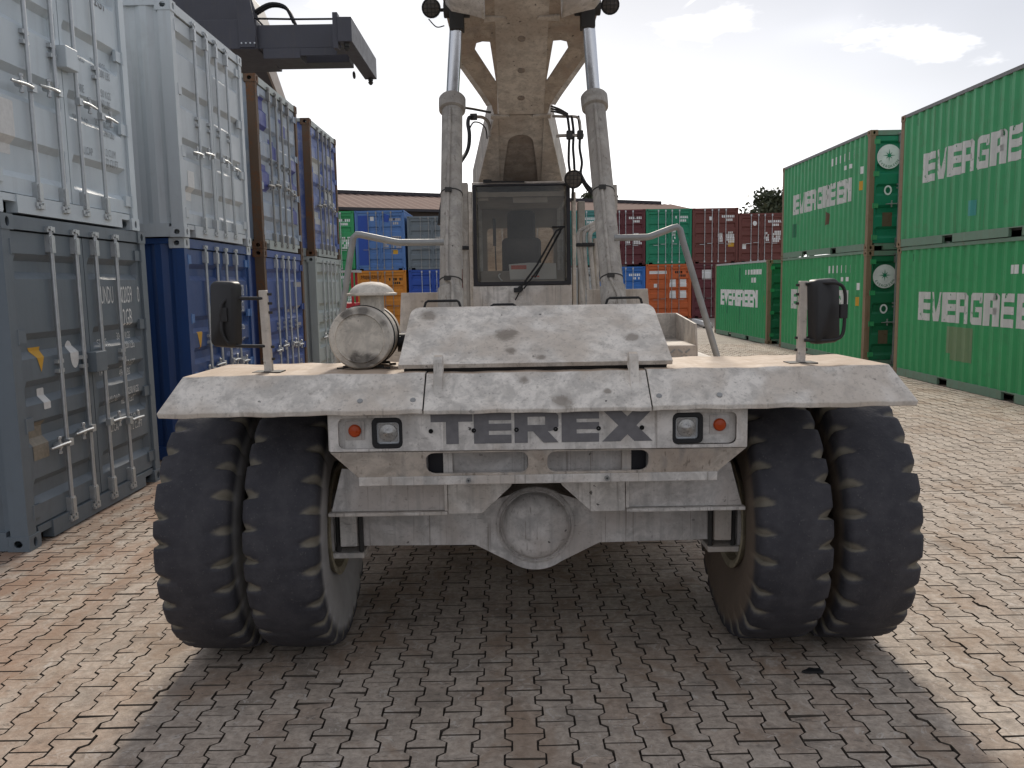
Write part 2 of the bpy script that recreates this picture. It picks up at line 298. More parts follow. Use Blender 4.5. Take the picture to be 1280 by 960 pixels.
# ------------------------------------------------------------------ mesh helpers
class MB:
    def __init__(s, off=(0, 0, 0)): s.v = []; s.f = []; s.off = off
    def add(s, vs, fs):
        b = len(s.v); s.v += [tuple(x) for x in vs]; s.f += [tuple(b + i for i in q) for q in fs]; return s
    def box(s, x0, x1, y0, y1, z0, z1):
        return s.add([(x0, y0, z0), (x1, y0, z0), (x1, y1, z0), (x0, y1, z0), (x0, y0, z1), (x1, y0, z1), (x1, y1, z1), (x0, y1, z1)],
                     [(0, 3, 2, 1), (4, 5, 6, 7), (0, 1, 5, 4), (1, 2, 6, 5), (2, 3, 7, 6), (3, 0, 4, 7)])
    def obox(s, c, sx, sy, sz, rot):
        M = Matrix.Translation(c) @ rot.to_4x4()
        vs = [M @ Vector((a * sx / 2, b * sy / 2, d * sz / 2)) for d in (-1, 1) for a, b in ((-1, -1), (1, -1), (1, 1), (-1, 1))]
        return s.add(vs, [(0, 3, 2, 1), (4, 5, 6, 7), (0, 1, 5, 4), (1, 2, 6, 5), (2, 3, 7, 6), (3, 0, 4, 7)])
    def cyl(s, p0, p1, r0, r1=None, n=16, caps=True):
        return s.tube([p0, p1], [r0, r0 if r1 is None else r1], n, caps)
    def tube(s, pts, r, n=8, caps=True):
        pts = [Vector(p) for p in pts]; k = len(pts)
        rs = list(r) if hasattr(r, '__len__') else [r] * k
        up = Vector((.13, .27, 1)).normalized(); vs = []; prev = None
        for i, p in enumerate(pts):
            d = (pts[min(i + 1, k - 1)] - pts[max(i - 1, 0)]).normalized()
            a = (prev - d * prev.dot(d)) if prev is not None else d.cross(up)
            if a.length < 1e-6: a = d.orthogonal()
            a.normalize(); b = d.cross(a); prev = a
            for j in range(n):
                q = 2 * math.pi * j / n; vs.append(p + (a * math.cos(q) + b * math.sin(q)) * rs[i])
        fs = [(i * n + j, i * n + (j + 1) % n, (i + 1) * n + (j + 1) % n, (i + 1) * n + j) for i in range(k - 1) for j in range(n)]
        if caps: fs += [tuple(range(n))[::-1], tuple((k - 1) * n + j for j in range(n))]
        return s.add(vs, fs)
    def lathe(s, prof, org, axis, n=32):
        """prof: (radius, distance along axis)"""
        ax = Vector(axis).normalized(); a = ax.orthogonal().normalized(); b = ax.cross(a); o = Vector(org); vs = []
        for r, h in prof:
            for j in range(n):
                q = 2 * math.pi * j / n; vs.append(o + ax * h + (a * math.cos(q) + b * math.sin(q)) * r)
        k = len(prof)
        fs = [(i * n + j, i * n + (j + 1) % n, (i + 1) * n + (j + 1) % n, (i + 1) * n + j) for i in range(k - 1) for j in range(n)]
        if prof[0][0] > 1e-4: fs.append(tuple(range(n))[::-1])
        if prof[-1][0] > 1e-4: fs.append(tuple((k - 1) * n + j for j in range(n)))
        return s.add(vs, fs)
    def plate(s, outer, holes=(), M=None, th=.01):
        """flat plate with real holes; outline in x,y; thickness along +z of M"""
        loops = [outer] + list(holes); tri = tessellate_polygon([[Vector((x, y, 0)) for x, y in lp] for lp in loops])
        flat = [p for lp in loops for p in lp]; n = len(flat); M = M or Matrix()
        vs = [M @ Vector((x, y, 0)) for x, y in flat] + [M @ Vector((x, y, th)) for x, y in flat]
        fs = []
        for a, b, c in tri:
            (ax, ay), (bx, by), (cx, cy) = flat[a], flat[b], flat[c]
            if (bx - ax) * (cy - ay) - (by - ay) * (cx - ax) < 0: b, c = c, b
            fs.append((a + n, b + n, c + n)); fs.append((a, c, b))
        st = 0
        for lp in loops:
            k = len(lp)
            for i in range(k): a, b = st + i, st + (i + 1) % k; fs.append((a, b, b + n, a + n))
            st += k
        return s.add(vs, fs)
    def sheet(s, prof, x0, x1, n=1, th=None):
        """prof: list of (y,z) swept along x between x0 and x1 (numbers or lists, one per profile point)"""
        k = len(prof); g = lambda q, i: q[i] if hasattr(q, '__len__') else q
        vs = [(g(x0, i) + (g(x1, i) - g(x0, i)) * j / n, prof[i][0], prof[i][1]) for i in range(k) for j in range(n + 1)]
        fs = [(i * (n + 1) + j, i * (n + 1) + j + 1, (i + 1) * (n + 1) + j + 1, (i + 1) * (n + 1) + j) for i in range(k - 1) for j in range(n)]
        return s.add(vs, fs)
    def mesh(s, name, smooth=None):
        me = bpy.data.meshes.new(name); ox, oy, oz = s.off
        me.from_pydata([(x - ox, y - oy, z - oz) for x, y, z in s.v], [], s.f)
        bm = bmesh.new(); bm.from_mesh(me); bmesh.ops.recalc_face_normals(bm, faces=bm.faces); bm.to_mesh(me); bm.free()
        if smooth: me.shade_smooth(); me.set_sharp_from_angle(angle=R_(smooth))
        return me
    def build(s, name, material, parent=None, smooth=None, bev=0, solid=0, loc=None):
        return link(name, s.mesh(name, smooth), material, parent, bev, solid, loc)

def link(name, me, material, parent=None, bev=0, solid=0, loc=None, rot=None, scale=None):
    o = bpy.data.objects.new(name, me); COL.objects.link(o)
    if material is not None and hasattr(me, 'materials'):
        if not me.materials: me.materials.append(None)
        o.material_slots[0].link = 'OBJECT'; o.material_slots[0].material = material
    if parent is not None: o.parent = parent
    if loc is not None: o.location = loc
    if rot is not None: o.rotation_euler = rot
    if scale is not None: o.scale = scale
    if solid:
        md = o.modifiers.new('thickness', 'SOLIDIFY'); md.thickness = solid; md.offset = -1
    if bev:
        md = o.modifiers.new('edge', 'BEVEL'); md.width = bev; md.segments = 2; md.limit_method = 'ANGLE'; md.angle_limit = R_(38)
    return o
def tag(o, label=None, cat=None, group=None, kind=None):
    for k, v in (('label', label), ('category', cat), ('group', group), ('kind', kind)):
        if v: o[k] = v
    return o
def empty(name, loc, rz=0):
    o = bpy.data.objects.new(name, None); COL.objects.link(o); o.location = loc; o.rotation_euler = (0, 0, rz); o.empty_display_size = .3
    return o
def rrect(x0, x1, y0, y1, r, n=4):
    out = []
    for cx, cy, a in ((x1 - r, y0 + r, -90), (x1 - r, y1 - r, 0), (x0 + r, y1 - r, 90), (x0 + r, y0 + r, 180)):
        for i in range(n + 1):
            q = R_(a + 90 * i / n); out.append((cx + r * math.cos(q), cy + r * math.sin(q)))
    return out
def circ(cx, cy, r, n=14, ry=None): return [(cx + r * math.cos(2 * math.pi * i / n), cy + (ry or r) * math.sin(2 * math.pi * i / n)) for i in range(n)]
def smoothpts(pts, k=5):
    P = [Vector(p) for p in pts]; out = []
    for i in range(len(P) - 1):
        a, b, c, d = P[max(i - 1, 0)], P[i], P[i + 1], P[min(i + 2, len(P) - 1)]
        for j in range(k):
            u = j / k; out.append(.5 * ((2 * b) + (c - a) * u + (2 * a - 5 * b + 4 * c - d) * u * u + (3 * b - a - 3 * c + d) * u ** 3))
    return out + [P[-1]]
XZ = lambda y: Matrix(((1, 0, 0, 0), (0, 0, -1, y), (0, 1, 0, 0), (0, 0, 0, 1)))     # x,y -> x,z ; thickness towards -Y
YZ = lambda x: Matrix(((0, 0, 1, x), (1, 0, 0, 0), (0, 1, 0, 0), (0, 0, 0, 1)))      # x,y -> y,z ; thickness towards +X
def text_polys(body, size, shear=0):
    cu = bpy.data.curves.new('txt', 'FONT'); cu.body = body; cu.size = size; cu.resolution_u = 2; cu.shear = shear
    o = bpy.data.objects.new('txt', cu); COL.objects.link(o); bpy.context.view_layer.update()
    me = o.evaluated_get(bpy.context.evaluated_depsgraph_get()).to_mesh()
    vs = [(v.co.x, v.co.y) for v in me.vertices]; fs = [tuple(p.vertices) for p in me.polygons]
    bpy.data.objects.remove(o, do_unlink=True); bpy.data.curves.remove(cu)
    return vs, fs
def flatmesh(name, vs, fs, cuts_axis=None, cuts=(), fn=None):
    """2-D outline cut at the folds of the sheet behind it, then laid on it by fn(u,v)"""
    bm = bmesh.new(); bv = [bm.verts.new((x, y, 0)) for x, y in vs]
    for f in fs:
        try: bm.faces.new([bv[i] for i in f])
        except ValueError: pass
    for c in cuts:
        co = (c, 0, 0) if cuts_axis == 0 else (0, c, 0); no = (1, 0, 0) if cuts_axis == 0 else (0, 1, 0)
        bmesh.ops.bisect_plane(bm, geom=bm.verts[:] + bm.edges[:] + bm.faces[:], dist=1e-5, plane_co=co, plane_no=no)
    for v in bm.verts: v.co = Vector(fn(v.co.x, v.co.y))
    me = bpy.data.meshes.new(name); bm.to_mesh(me); bm.free()
    return me

# ------------------------------------------------------------------ ground and paving
gm = MB().add([(-600, -80, -.020), (600, -80, -.020), (600, 1500, -.020), (-600, 1500, -.020)], [(0, 1, 2, 3)])
ground = gm.build('pavement', M_ground); tag(ground, 'grey brown interlocking block paving of the container yard', 'pavement', kind='structure')
PX, PY = .145, .2
def paver_outline(g=.0030):
    a, b = .0882 - g, .0568 - g; h = .1 - g; half = [(a, -h), (a, -.063), (b, -.039), (b, .039), (a, .063), (a, h)]
    return half + [(-x, y) for x, y in half[::-1]]
OUT = np.array(paver_outline()); INN = np.array(paver_outline(.0046)); NP = len(OUT)
def paver_verts(cx, cy, dz=0, tx=0, ty=0, chip=0):
    vs = np.zeros((2 * NP, 3)); vs[:NP, :2] = INN; vs[NP:, :2] = OUT
    j = np.random.uniform(-.0016, .0016, (NP, 2)); vs[:NP, :2] += j; vs[NP:, :2] += j
    vs[:NP, 2] = dz + tx * INN[:, 0] + ty * INN[:, 1]; vs[NP:, 2] = -.024
    if chip:
        k = random.randrange(NP); vs[k, :2] *= .955; vs[k, 2] -= .004
    vs[:, 0] += cx; vs[:, 1] += cy
    return vs
PF = [tuple(range(NP))] + [(NP + i, NP + (i + 1) % NP, (i + 1) % NP, i) for i in range(NP)]
def project(x, y, z=0):
    d = Vector((x, y, z - CAMH)); k = d.dot(_fw)
    return (640 + 1032.85 * d.dot(_r2) / k, 480 + 1032.85 * d.dot(_d2) / k) if k > .1 else (-9999, 0)
cells = []
for i in range(int(-6.5 / PX), int(9.6 / PX)):
    for j in range(int(1.4 / PY), int(26 / PY)):
        cells.append((i * PX + .03, j * PY + (PY / 2 if i % 2 else 0)))
def shown(c):
    u, v = project(*c)
    if not (4 < u < 1276 and v < 956): return False
    return not (c[1] > 4.35 and .95 < abs(c[0] - .115) < 1.95)
def und(x, y): return .004 * math.sin(x * 1.7 + .6 * y) * math.sin(y * 1.3 - .4 * x) + .003 * math.sin(x * 4.1 - y * 2.2) - .004
near = sorted((c for c in cells if shown(c)), key=lambda c: c[1] + .02 * abs(c[0]))[:300]
nearset = set(near)
proto = []
for k in range(14):                                          # a few slightly different blocks, shared
    vs = paver_verts(0, 0, 0, 0, 0, chip=(k % 4 == 0)); me = bpy.data.meshes.new('paver')
    me.from_pydata(vs.tolist(), [], PF); me.materials.append(None); me.materials.append(M_jointdirt); me.polygons.foreach_set('material_index', [0] + [1] * NP); proto.append(me)
for c in near:
    link('paver', random.choice(proto), M_paver, ground, loc=(c[0], c[1], und(*c) + random.gauss(0, .0014)), rot=(random.gauss(0, .006), random.gauss(0, .006), random.choice((0, math.pi)) + random.gauss(0, .006)))
vs, fs, tone, b = [], [], [], 0
for c in cells:
    if c in nearset: continue
    vs.append(paver_verts(c[0], c[1], und(*c) + random.gauss(0, .0014), random.gauss(0, .006), random.gauss(0, .006), chip=random.random() < .2))
    fs += [tuple(b + q for q in f) for f in PF]; b += 2 * NP; tone += [random.random()] * (2 * NP)
me = bpy.data.meshes.new('paver_field'); me.from_pydata(np.concatenate(vs).tolist(), [], fs); me.materials.append(None); me.materials.append(M_jointdirt); me.polygons.foreach_set('material_index', ([0] + [1] * NP) * (len(fs) // (NP + 1)))
at = me.attributes.new('tone', 'FLOAT', 'POINT'); at.data.foreach_set('value', tone)
tag(link('paver_field', me, M_paverfield, ground), kind='stuff')

# ------------------------------------------------------------------ shipping containers
CL, CW, HS, HC = 6.058, 2.438, 2.591, 2.896
CACHE = {}
def cached(key, fn):
    if key not in CACHE: CACHE[key] = fn()
    return CACHE[key]
def casting_mesh():
    b = MB(); sx, sy, sz = .162, .178, .118
    b.plate(rrect(-sx / 2, sx / 2, -sy / 2, sy / 2, .006, 1), [circ(0, 0, .032, 12, .055)], Matrix.Translation((0, 0, sz - .012)), .012)
    b.plate(rrect(-sx / 2, sx / 2, -sy / 2, sy / 2, .006, 1), [], Matrix.Translation((0, 0, 0)), .012)
    for s in (-1, 1):
        b.plate(rrect(-sx / 2, sx / 2, .012, sz - .012, .002, 1), [circ(0, sz / 2, .026, 12, .038)], XZ(s * (sy / 2) + (0 if s < 0 else 0)) @ Matrix.Translation((0, 0, -.014 if s < 0 else 0)), .014)
        b.plate(rrect(-sy / 2 + .015, sy / 2 - .015, .012, sz - .012, .002, 1), [circ(0, sz / 2, .034, 12, .03)], YZ(s * sx / 2 - (.014 if s > 0 else 0)), .014)
    return b.mesh('corner_casting')
PITCHC = .278
def corr(s):
    q = (s % PITCHC) / PITCHC
    if q < .26: return 0
    if q < .5: return (q - .26) / .24
    if q < .76: return 1
    return 1 - (q - .76) / .24
def corr_breaks(a, b):
    out = []; k = math.floor(a / PITCHC)
    while k * PITCHC < b:
        for q in (0, .26, .5, .76):
            s = (k + q) * PITCHC
            if a < s < b: out.append(s)
        k += 1
    return out
def side_mesh(H, depth=.036):
    ys = [.13] + corr_breaks(.13, CL - .13) + [CL - .13]; z0, z1 = .155, H - .06; b = MB()
    vs = [(corr(y) * depth, y, z) for z in (z0, z1) for y in ys]; n = len(ys)
    b.add(vs, [(i, i + 1, n + i + 1, n + i) for i in range(n - 1)])
    me = bpy.data.meshes.new('side_panel'); me.from_pydata(b.v, [], b.f); return me
def rail_mesh():
    b = MB(); a, c = CL / 2 - 1.03, CL / 2 + 1.03; g = .18
    for y0, y1 in ((.178, a - g), (a + g, c - g), (c + g, CL - .178)): b.box(0, .05, y0, y1, .006, .155)
    for y in (a, c): b.box(0.004, .05, y - g, y + g, .135, .155); b.box(.2, .21, y - g, y + g, -.022, .15)
    return b.mesh('bottom_rail')
def groove_z(h, style):
    """door leaf section: (z, recessed?)"""
    if style == 'five': cs = [(.10, .05), (.30, .05), (.50, .05), (.70, .05), (.90, .05)]
    elif style == 'four': cs = [(.12, .07), (.37, .05), (.62, .05), (.88, .05)]
    else: cs = [(.115, .035), (.315, .03), (.455, .03), (.615, .032), (.885, .030)]
    out = [(0, 0)]
    for c, hw in cs: z = c * h; q = hw * h * .62; s = .055; out += [(z - q - s, 0), (z - q, 1), (z + q, 1), (z + q + s, 0)]
    return out + [(h, 0)]
DG = .050
def groove_depth(h, style, z):
    G = groove_z(h, style)
    for (a, da), (b, db) in zip(G, G[1:]):
        if a <= z <= b: return DG * (da + (db - da) * (z - a) / max(b - a, 1e-6))
    return 0
def leaf_mesh(wd, h, style):
    G = groove_z(h, style); xs = [0, .05, .085, wd - .085, wd - .05, wd]; b = MB(); n = len(xs)
    vs = [(x, DG * d if 1 < i < 4 else 0, z) for z, d in G for i, x in enumerate(xs)]
    fs = [(r * n + i, r * n + i + 1, (r + 1) * n + i + 1, (r + 1) * n + i) for r in range(len(G) - 1) for i in range(n - 1)]
    b.add(vs, fs)
    for x in (0, wd): b.add([(x, 0, 0), (x, .05, 0), (x, .05, h), (x, 0, h)], [(0, 1, 2, 3)])
    for z in (0, h): b.add([(0, 0, z), (wd, 0, z), (wd, .05, z), (0, .05, z)], [(0, 1, 2, 3)])
    return b.mesh('door')
def bar_mesh(H, low):
    b = MB(); n = 6 if low else 10
    b.cyl((0, 0, .10), (0, 0, H - .06), .0175, n=n, caps=False)
    if low:
        for z in (.1, H - .1): b.box(-.035, .035, -.02, .03, z - .05, z + .05)
    else:
        for z, s in ((.20, -1), (H - .20, 1)):
            b.box(-.038, .038, -.012, .032, z - .07, z + .07); b.box(-.026, .026, -.024, -.012, z - .075, z + .06)
            for q in (-.045, 0, .045): b.cyl((-.03, -.016, z + q), (-.03, -.004, z + q), .008, n=6)
            e = z + s * .105
            b.box(-.022, .022, -.022, .022, min(e, e + s * .03), max(e, e + s * .03)); b.box(-.05, .05, -.018, .012, min(e + s * .012, e + s * .032), max(e + s * .012, e + s * .032))
            b.box(-.06, -.036, -.012, .03, e - .012, e + .02); b.box(.036, .06, -.012, .03, e - .012, e + .02)
        for z in (H * .52, H * .80 if H > 3 else H * .55): b.box(-.045, .045, -.005, .032, z - .016, z + .016)
    return b.mesh('locking_bar')
def handle_mesh(low):
    b = MB(); s = 1
    if low: b.box(-.01, .27, -.03, -.012, -.012, .012); return b.mesh('handle')
    b.box(-.035, .03, -.034, .012, -.03, .03); b.tube([(.02, -.03, 0), (.10, -.036, .004), (.19, -.03, .0), (.29, -.022, -.004)], [.014, .012, .013, .010], 8)
    b.lathe([(0, -.03), (.022, -.03), (.028, -.01), (.028, .03)], (.16, -.005, 0), (0, -1, 0), 10)
    b.cyl((.16, -.02, -.05), (.16, -.02, .055), .013, n=8); b.lathe([(.004, -.012), (.018, -.006), (.018, .012), (.004, .018)], (.16, -.02, .06), (0, 0, 1), 8)
    b.lathe([(.004, -.018), (.018, -.012), (.018, .006), (.004, .012)], (.16, -.02, -.055), (0, 0, 1), 8)
    return b.mesh('handle')
def hinge_mesh():
    b = MB(); b.box(-.075, .03, -.012, .02, -.05, .05); b.box(.03, .07, -.016, .03, -.05, .05)
    b.cyl((.045, -.014, -.06), (.045, -.014, .06), .014, n=8); return b.mesh('hinge')
def mir(me):                                              # mirrored copy across x
    m2 = me.copy(); m2.transform(Matrix.Scale(-1, 4, (1, 0, 0))); m2.flip_normals(); return m2

def dashes(rows, seed, wd=.045, h=.07):
    rd = random.Random(seed); vs, fs = [], []
    for x, z, n, k in rows:
        for i in range(n):
            if rd.random() < .12: continue
            a = x + i * wd * k * 1.35; b = len(vs); hh = h * k
            vs += [(a, z), (a + wd * k, z), (a + wd * k, z + hh), (a, z + hh)]; fs.append((b, b + 1, b + 2, b + 3))
    return vs, fs

def container(loc, rz, paintm, H=HS, label='', post=None, style='five', low=False, bars=M_galv, doorm=(None, None), sidem=None, frame=None, lockbox=False, hz=1.0,
              texts=(), stickers=(), railtop=None, castm=None, hingem=None):
    t = empty('shipping_container', loc, rz); tag(t, label, 'container', 'stacked shipping containers'); P = {}
    post = post or paintm; frame = frame or paintm; sidem = sidem or paintm; castm = castm or post
    cm = cached('cast', casting_mesh)
    for x in (-1, 1):
        for y in (.089, CL - .089):
            for z in (0, H - .118): link('corner_casting', cm, castm, t, loc=(x * (CW / 2 - .081), y, z))
    def postm(): return MB().box(-.055, .055, -.07, .07, .118, H - .118).mesh('corner_post')
    pm = cached(('post', H), postm)
    for x in (-1, 1):
        for y in (.078, CL - .078): link('corner_post', pm, post, t, loc=(x * (CW / 2 - .062), y, 0))
    sm = cached(('side', H), lambda: side_mesh(H)); sr = cached(('sider', H), lambda: mir(side_mesh(H)))
    link('side_panel', sm, sidem, t, loc=(-CW / 2 + .012, 0, 0)); link('side_panel', sr, sidem, t, loc=(CW / 2 - .012, 0, 0))
    rm = cached('rail', rail_mesh)
    for x in (-1, 1):
        link('bottom_rail', rm, frame, t, loc=(x * (CW / 2 - .004), 0, 0), scale=(-x, 1, 1))
        link('top_rail', cached('toprail', lambda: MB().box(-.03, .03, .178, CL - .178, -.065, -.003).mesh('top_rail')), railtop or frame, t, loc=(x * (CW / 2 - .033), 0, H))
    def roofm():
        b = MB(); ys = [.1] + corr_breaks(.1, CL - .1) + [CL - .1]; n = len(ys)
        b.add([(x, y, -.03 - .018 * corr(y)) for x in (-CW / 2 + .06, CW / 2 - .06) for y in ys], [(i, i + 1, n + i + 1, n + i) for i in range(n - 1)]); return b.mesh('roof_panel')
    link('roof_panel', cached('roof', roofm), sidem, t, loc=(0, 0, H))
    link('floor', cached('floor', lambda: MB().box(-CW / 2 + .06, CW / 2 - .06, .12, CL - .12, .10, .15).mesh('floor')), M_chassis, t)
    def endm():
        b = MB(); xs = [-CW / 2 + .1] + corr_breaks(-CW / 2 + .1, CW / 2 - .1) + [CW / 2 - .1]; n = len(xs)
        b.add([(x, -.04 * corr(x), z) for z in (.12, H - .1) for x in xs], [(i, i + 1, n + i + 1, n + i) for i in range(n - 1)]); return b.mesh('end_panel')
    link('end_panel', cached(('end', H), endm), sidem, t, loc=(0, CL - .03, 0))
    link('door_header', cached('header', lambda: MB().box(-CW / 2 + .164, CW / 2 - .164, .012, .10, -.112, -.006).mesh('door_header')), frame, t, loc=(0, 0, H))
    def sillm():
        b = MB(); b.box(-CW / 2 + .36, CW / 2 - .36, .008, .10, .012, .15)
        for s in (-1, 1): b.box(*sorted((s * (CW / 2 - .362), s * (CW / 2 - .164))), .02, .10, .095, .15)
        return b.mesh('door_sill')
    link('door_sill', cached('sill', sillm), frame, t)
    link('gasket', cached(('gask', H), lambda: MB().box(-CW / 2 + .10, CW / 2 - .10, .085, .10, .13, H - .10).mesh('gasket')), M_gasket, t)
    dh = H - .125 - .16; dw = CW / 2 - .125
    dy = .034
    doors = {}
    for s, nm in ((-1, 0), (1, 1)):
        me = cached(('leaf', H, style), lambda: leaf_mesh(dw, dh, style))
        d = link('door', me, doorm[nm] or paintm, t, loc=(-dw - .006 if s < 0 else .006, dy, .16)); doors[s] = d
        ox = d.location.x
        bm_ = cached(('bar', H, low), lambda: bar_mesh(H, low)); hm = cached(('handle', low), lambda: handle_mesh(low)); hr = cached(('handler', low), lambda: mir(handle_mesh(low)))
        for bx in (.17, .56):
            link('locking_bar', bm_, bars, d, loc=(s * bx - ox, -.030, -.16))
            link('handle', hr if s < 0 else hm, bars, d, loc=(s * bx - ox, -.034, hz - .16 + (.05 if bx < .3 else 0)))
        if not low:
            hg = cached('hinge', hinge_mesh); hgr = cached('hinger', lambda: mir(hinge_mesh()))
            for k in range(4): link('hinge', hg if s > 0 else hgr, hingem or paintm, d, loc=((dw - .03) if s > 0 else .03, -.006, .12 + (dh - .24) * k / 3))
    if lockbox: link('lock_box', cached('lockbox', lambda: MB().box(-.09, .11, -.06, .034, 1.28, 1.46).mesh('lock_box')), paintm, t, bev=.006)
    for s, body, x, z, size, m_, cond in texts:                 # real lettering on the doors
        v2, f2 = text_polys(body, size); d = doors[s]
        v2 = [(x + a * cond, z + b) for a, b in v2]
        cuts = [q for q, _ in groove_z(dh, style)]
        ox = d.location.x
        me = flatmesh('lettering', v2, f2, 1, cuts, lambda a, b: (a, (groove_depth(dh, style, b) if .07 < a < dw - .07 else 0) - .0035, b))
        tag(link('lettering', me, m_, d), kind='stuff')
    for s, kind, x, z, a, bb, m_ in stickers:
        d = doors[s]
        if kind == 'tri': pl = [(x - a / 2, z + bb / 2), (x, z - bb / 2), (x + a / 2, z + bb / 2)]
        elif kind == 'oval': pl = circ(x, z, a / 2, 16, bb / 2)
        else: pl = rrect(x - a / 2, x + a / 2, z - bb / 2, z + bb / 2, .01, 2)
        me = flatmesh('sticker', pl, [tuple(range(len(pl)))], 1, [g_ for g_, _ in groove_z(dh, style)], lambda p_, r_: (p_, groove_depth(dh, style, r_) - .003, r_))
        link('sticker' if kind != 'plaque' else 'data_plaque', me, m_, d)
    return t, doors, dw, dh

def side_lettering(t, polys, m_, name='lettering', depth=.036):
    """polygons (s from the far end, z) painted over the ribs of the side that faces -x"""
    vs, fs = [], []
    for pl in polys: b = len(vs); vs += pl; fs.append(tuple(range(b, b + len(pl))))
    vs = [(CL - a, z) for a, z in vs]
    me = flatmesh(name, vs, fs, 0, corr_breaks(.13, CL - .13), lambda a, z: (-CW / 2 + .012 + corr(a) * depth - .004, a, z))
    o = link(name, me, m_, t)
    if name == 'lettering': tag(o, kind='stuff')
    return o
def rc(a, b, c, d): return [(a, c), (b, c), (b, d), (a, d)]
GLY = {'E': [rc(0, .3, 0, 1), rc(.3, .9, 0, .25), rc(.3, .9, .385, .615), rc(.3, .9, .75, 1)],
       'V': [[(0, 1), (.32, 0), (.45, 0), (.45, .3), (.3, 1)], [(.45, 0), (.6, 0), (.92, 1), (.62, 1), (.45, .3)]],
       'R': [rc(0, .3, 0, 1), rc(.3, .78, .78, 1), rc(.3, .78, .36, .56), rc(.6, .9, 0, .36), [(.6, .36), (.9, .36), (.9, .9), (.78, 1), (.6, 1)]],
       'G': [[(0, .08), (.1, 0), (.3, 0), (.3, 1), (.1, 1), (0, .92)], rc(.3, .88, 0, .23), rc(.6, .9, .23, .56), rc(.46, .6, .4, .56), rc(.3, .88, .77, 1), rc(.6, .88, .68, .77)],
       'N': [rc(0, .28, 0, 1), rc(.62, .9, 0, 1), [(.28, 1), (.28, .62), (.62, 0), (.62, .38)]]}
def big_word(word, s0, z0, ws, hs):
    out = []; x = s0
    for ch in word:
        for pl in GLY[ch]: out.append([(x + a * ws, z0 + b * hs) for a, b in pl])
        x += ws
    return out

# paints of the boxes
C_slate = paint('paint_slate', (.140, .170, .195), .45, .06, (.06, .055, .05), .15, .02, streak=.15, seed=1)
C_pale = paint('paint_pale_grey', (.56, .625, .66), .42, .05, (.20, .19, .18), .12, .0, streak=.15, seed=2)
C_pale2 = paint('paint_light_grey', (.50, .54, .565), .45, .05, (.20, .19, .17), .15, .05, streak=.2, seed=3)
C_navy = paint('paint_dark_blue', (.024, .066, .205), .42, .08, (.035, .04, .05), .2, .06, streak=.15, seed=4)
C_blue3 = paint('paint_faded_blue', (.045, .085, .26), .5, .1, (.16, .18, .25), .3, .1, streak=.3, seed=5)
C_rust = paint('rusty_post', (.115, .075, .048), .7, .15, (.05, .035, .025), .5, .7, (.16, .07, .03), .5, seed=6)
C_patch = paint('patched_blue_white', (.30, .36, .44), .5, .1, (.10, .12, .22), .5, .25, streak=.35, seed=7, chalk=.6)
C_patch2 = paint('patched_blue', (.10, .15, .38), .5, .12, (.30, .33, .40), .55, .2, streak=.4, seed=8, chalk=.5)
C_patchblue = paint('blue_overpaint', (.045, .06, .27), .45, .1, (.05, .06, .15), .2, .05, seed=9)
C_grn1 = paint('paint_grey_green', (.36, .40, .385), .5, .08, (.2, .2, .18), .25, .08, streak=.3, seed=10)
C_ever = paint('paint_green', (.042, .325, .115), .5, .09, (.07, .15, .08), .32, .10, (.16, .10, .05), .30, seed=11)
C_ever2 = paint('paint_green_worn', (.055, .335, .135), .5, .1, (.13, .17, .10), .42, .20, (.17, .11, .06), .42, seed=12)
C_everrail = paint('paint_green_rail', (.15, .25, .18), .6, .1, (.17, .13, .09), .5, .3, (.20, .11, .06), .4, seed=13)
C_everpost = paint('rust_beige_post', (.235, .165, .10), .7, .15, (.13, .07, .04), .5, .4, (.17, .075, .035), .5, seed=14)
C_evertop = paint('paint_grey_rail', (.17, .175, .18), .6, .1, (.14, .11, .08), .3, .2, seed=15)
C_darkgrn = paint('paint_dark_green', (.014, .16, .070), .5, .08, (.03, .06, .04), .3, .08, seed=16)
C_maroon = paint('paint_maroon', (.115, .022, .028), .5, .08, (.10, .04, .04), .3, .08, seed=17)
C_brown = paint('paint_red_brown', (.150, .045, .036), .55, .08, (.11, .06, .05), .3, .08, seed=18)
C_orange = paint('paint_orange', (.53, .115, .028), .5, .06, (.25, .10, .04), .25, .06, seed=19)
C_yel = paint('paint_yellow_orange', (.60, .225, .025), .5, .06, (.30, .14, .04), .25, .06, seed=20)
C_blue = paint('paint_mid_blue', (.085, .19, .43), .5, .08, (.16, .21, .32), .3, .06, seed=21)
C_sky = paint('paint_bright_blue', (.035, .155, .47), .5, .06, (.06, .12, .25), .2, .05, seed=22)
C_royal = paint('paint_royal_blue', (.022, .075, .36), .5, .06, (.05, .07, .2), .2, .04, seed=23)
C_grey = paint('paint_mid_grey', (.155, .185, .205), .5, .06, (.1, .1, .1), .25, .06, seed=24)
C_green = paint('paint_plain_green', (.036, .31, .11), .5, .08, (.05, .12, .07), .25, .06, seed=25)
C_teal = paint('paint_teal', (.06, .235, .215), .5, .06, (.10, .16, .15), .3, .06, seed=26)
C_mint = paint('paint_bright_green', (.012, .22, .115), .5, .06, (.05, .14, .09), .3, .05, seed=27)
C_whitec = paint('paint_dirty_white', (.46, .47, .46), .5, .06, (.2, .19, .17), .3, .08, seed=28)

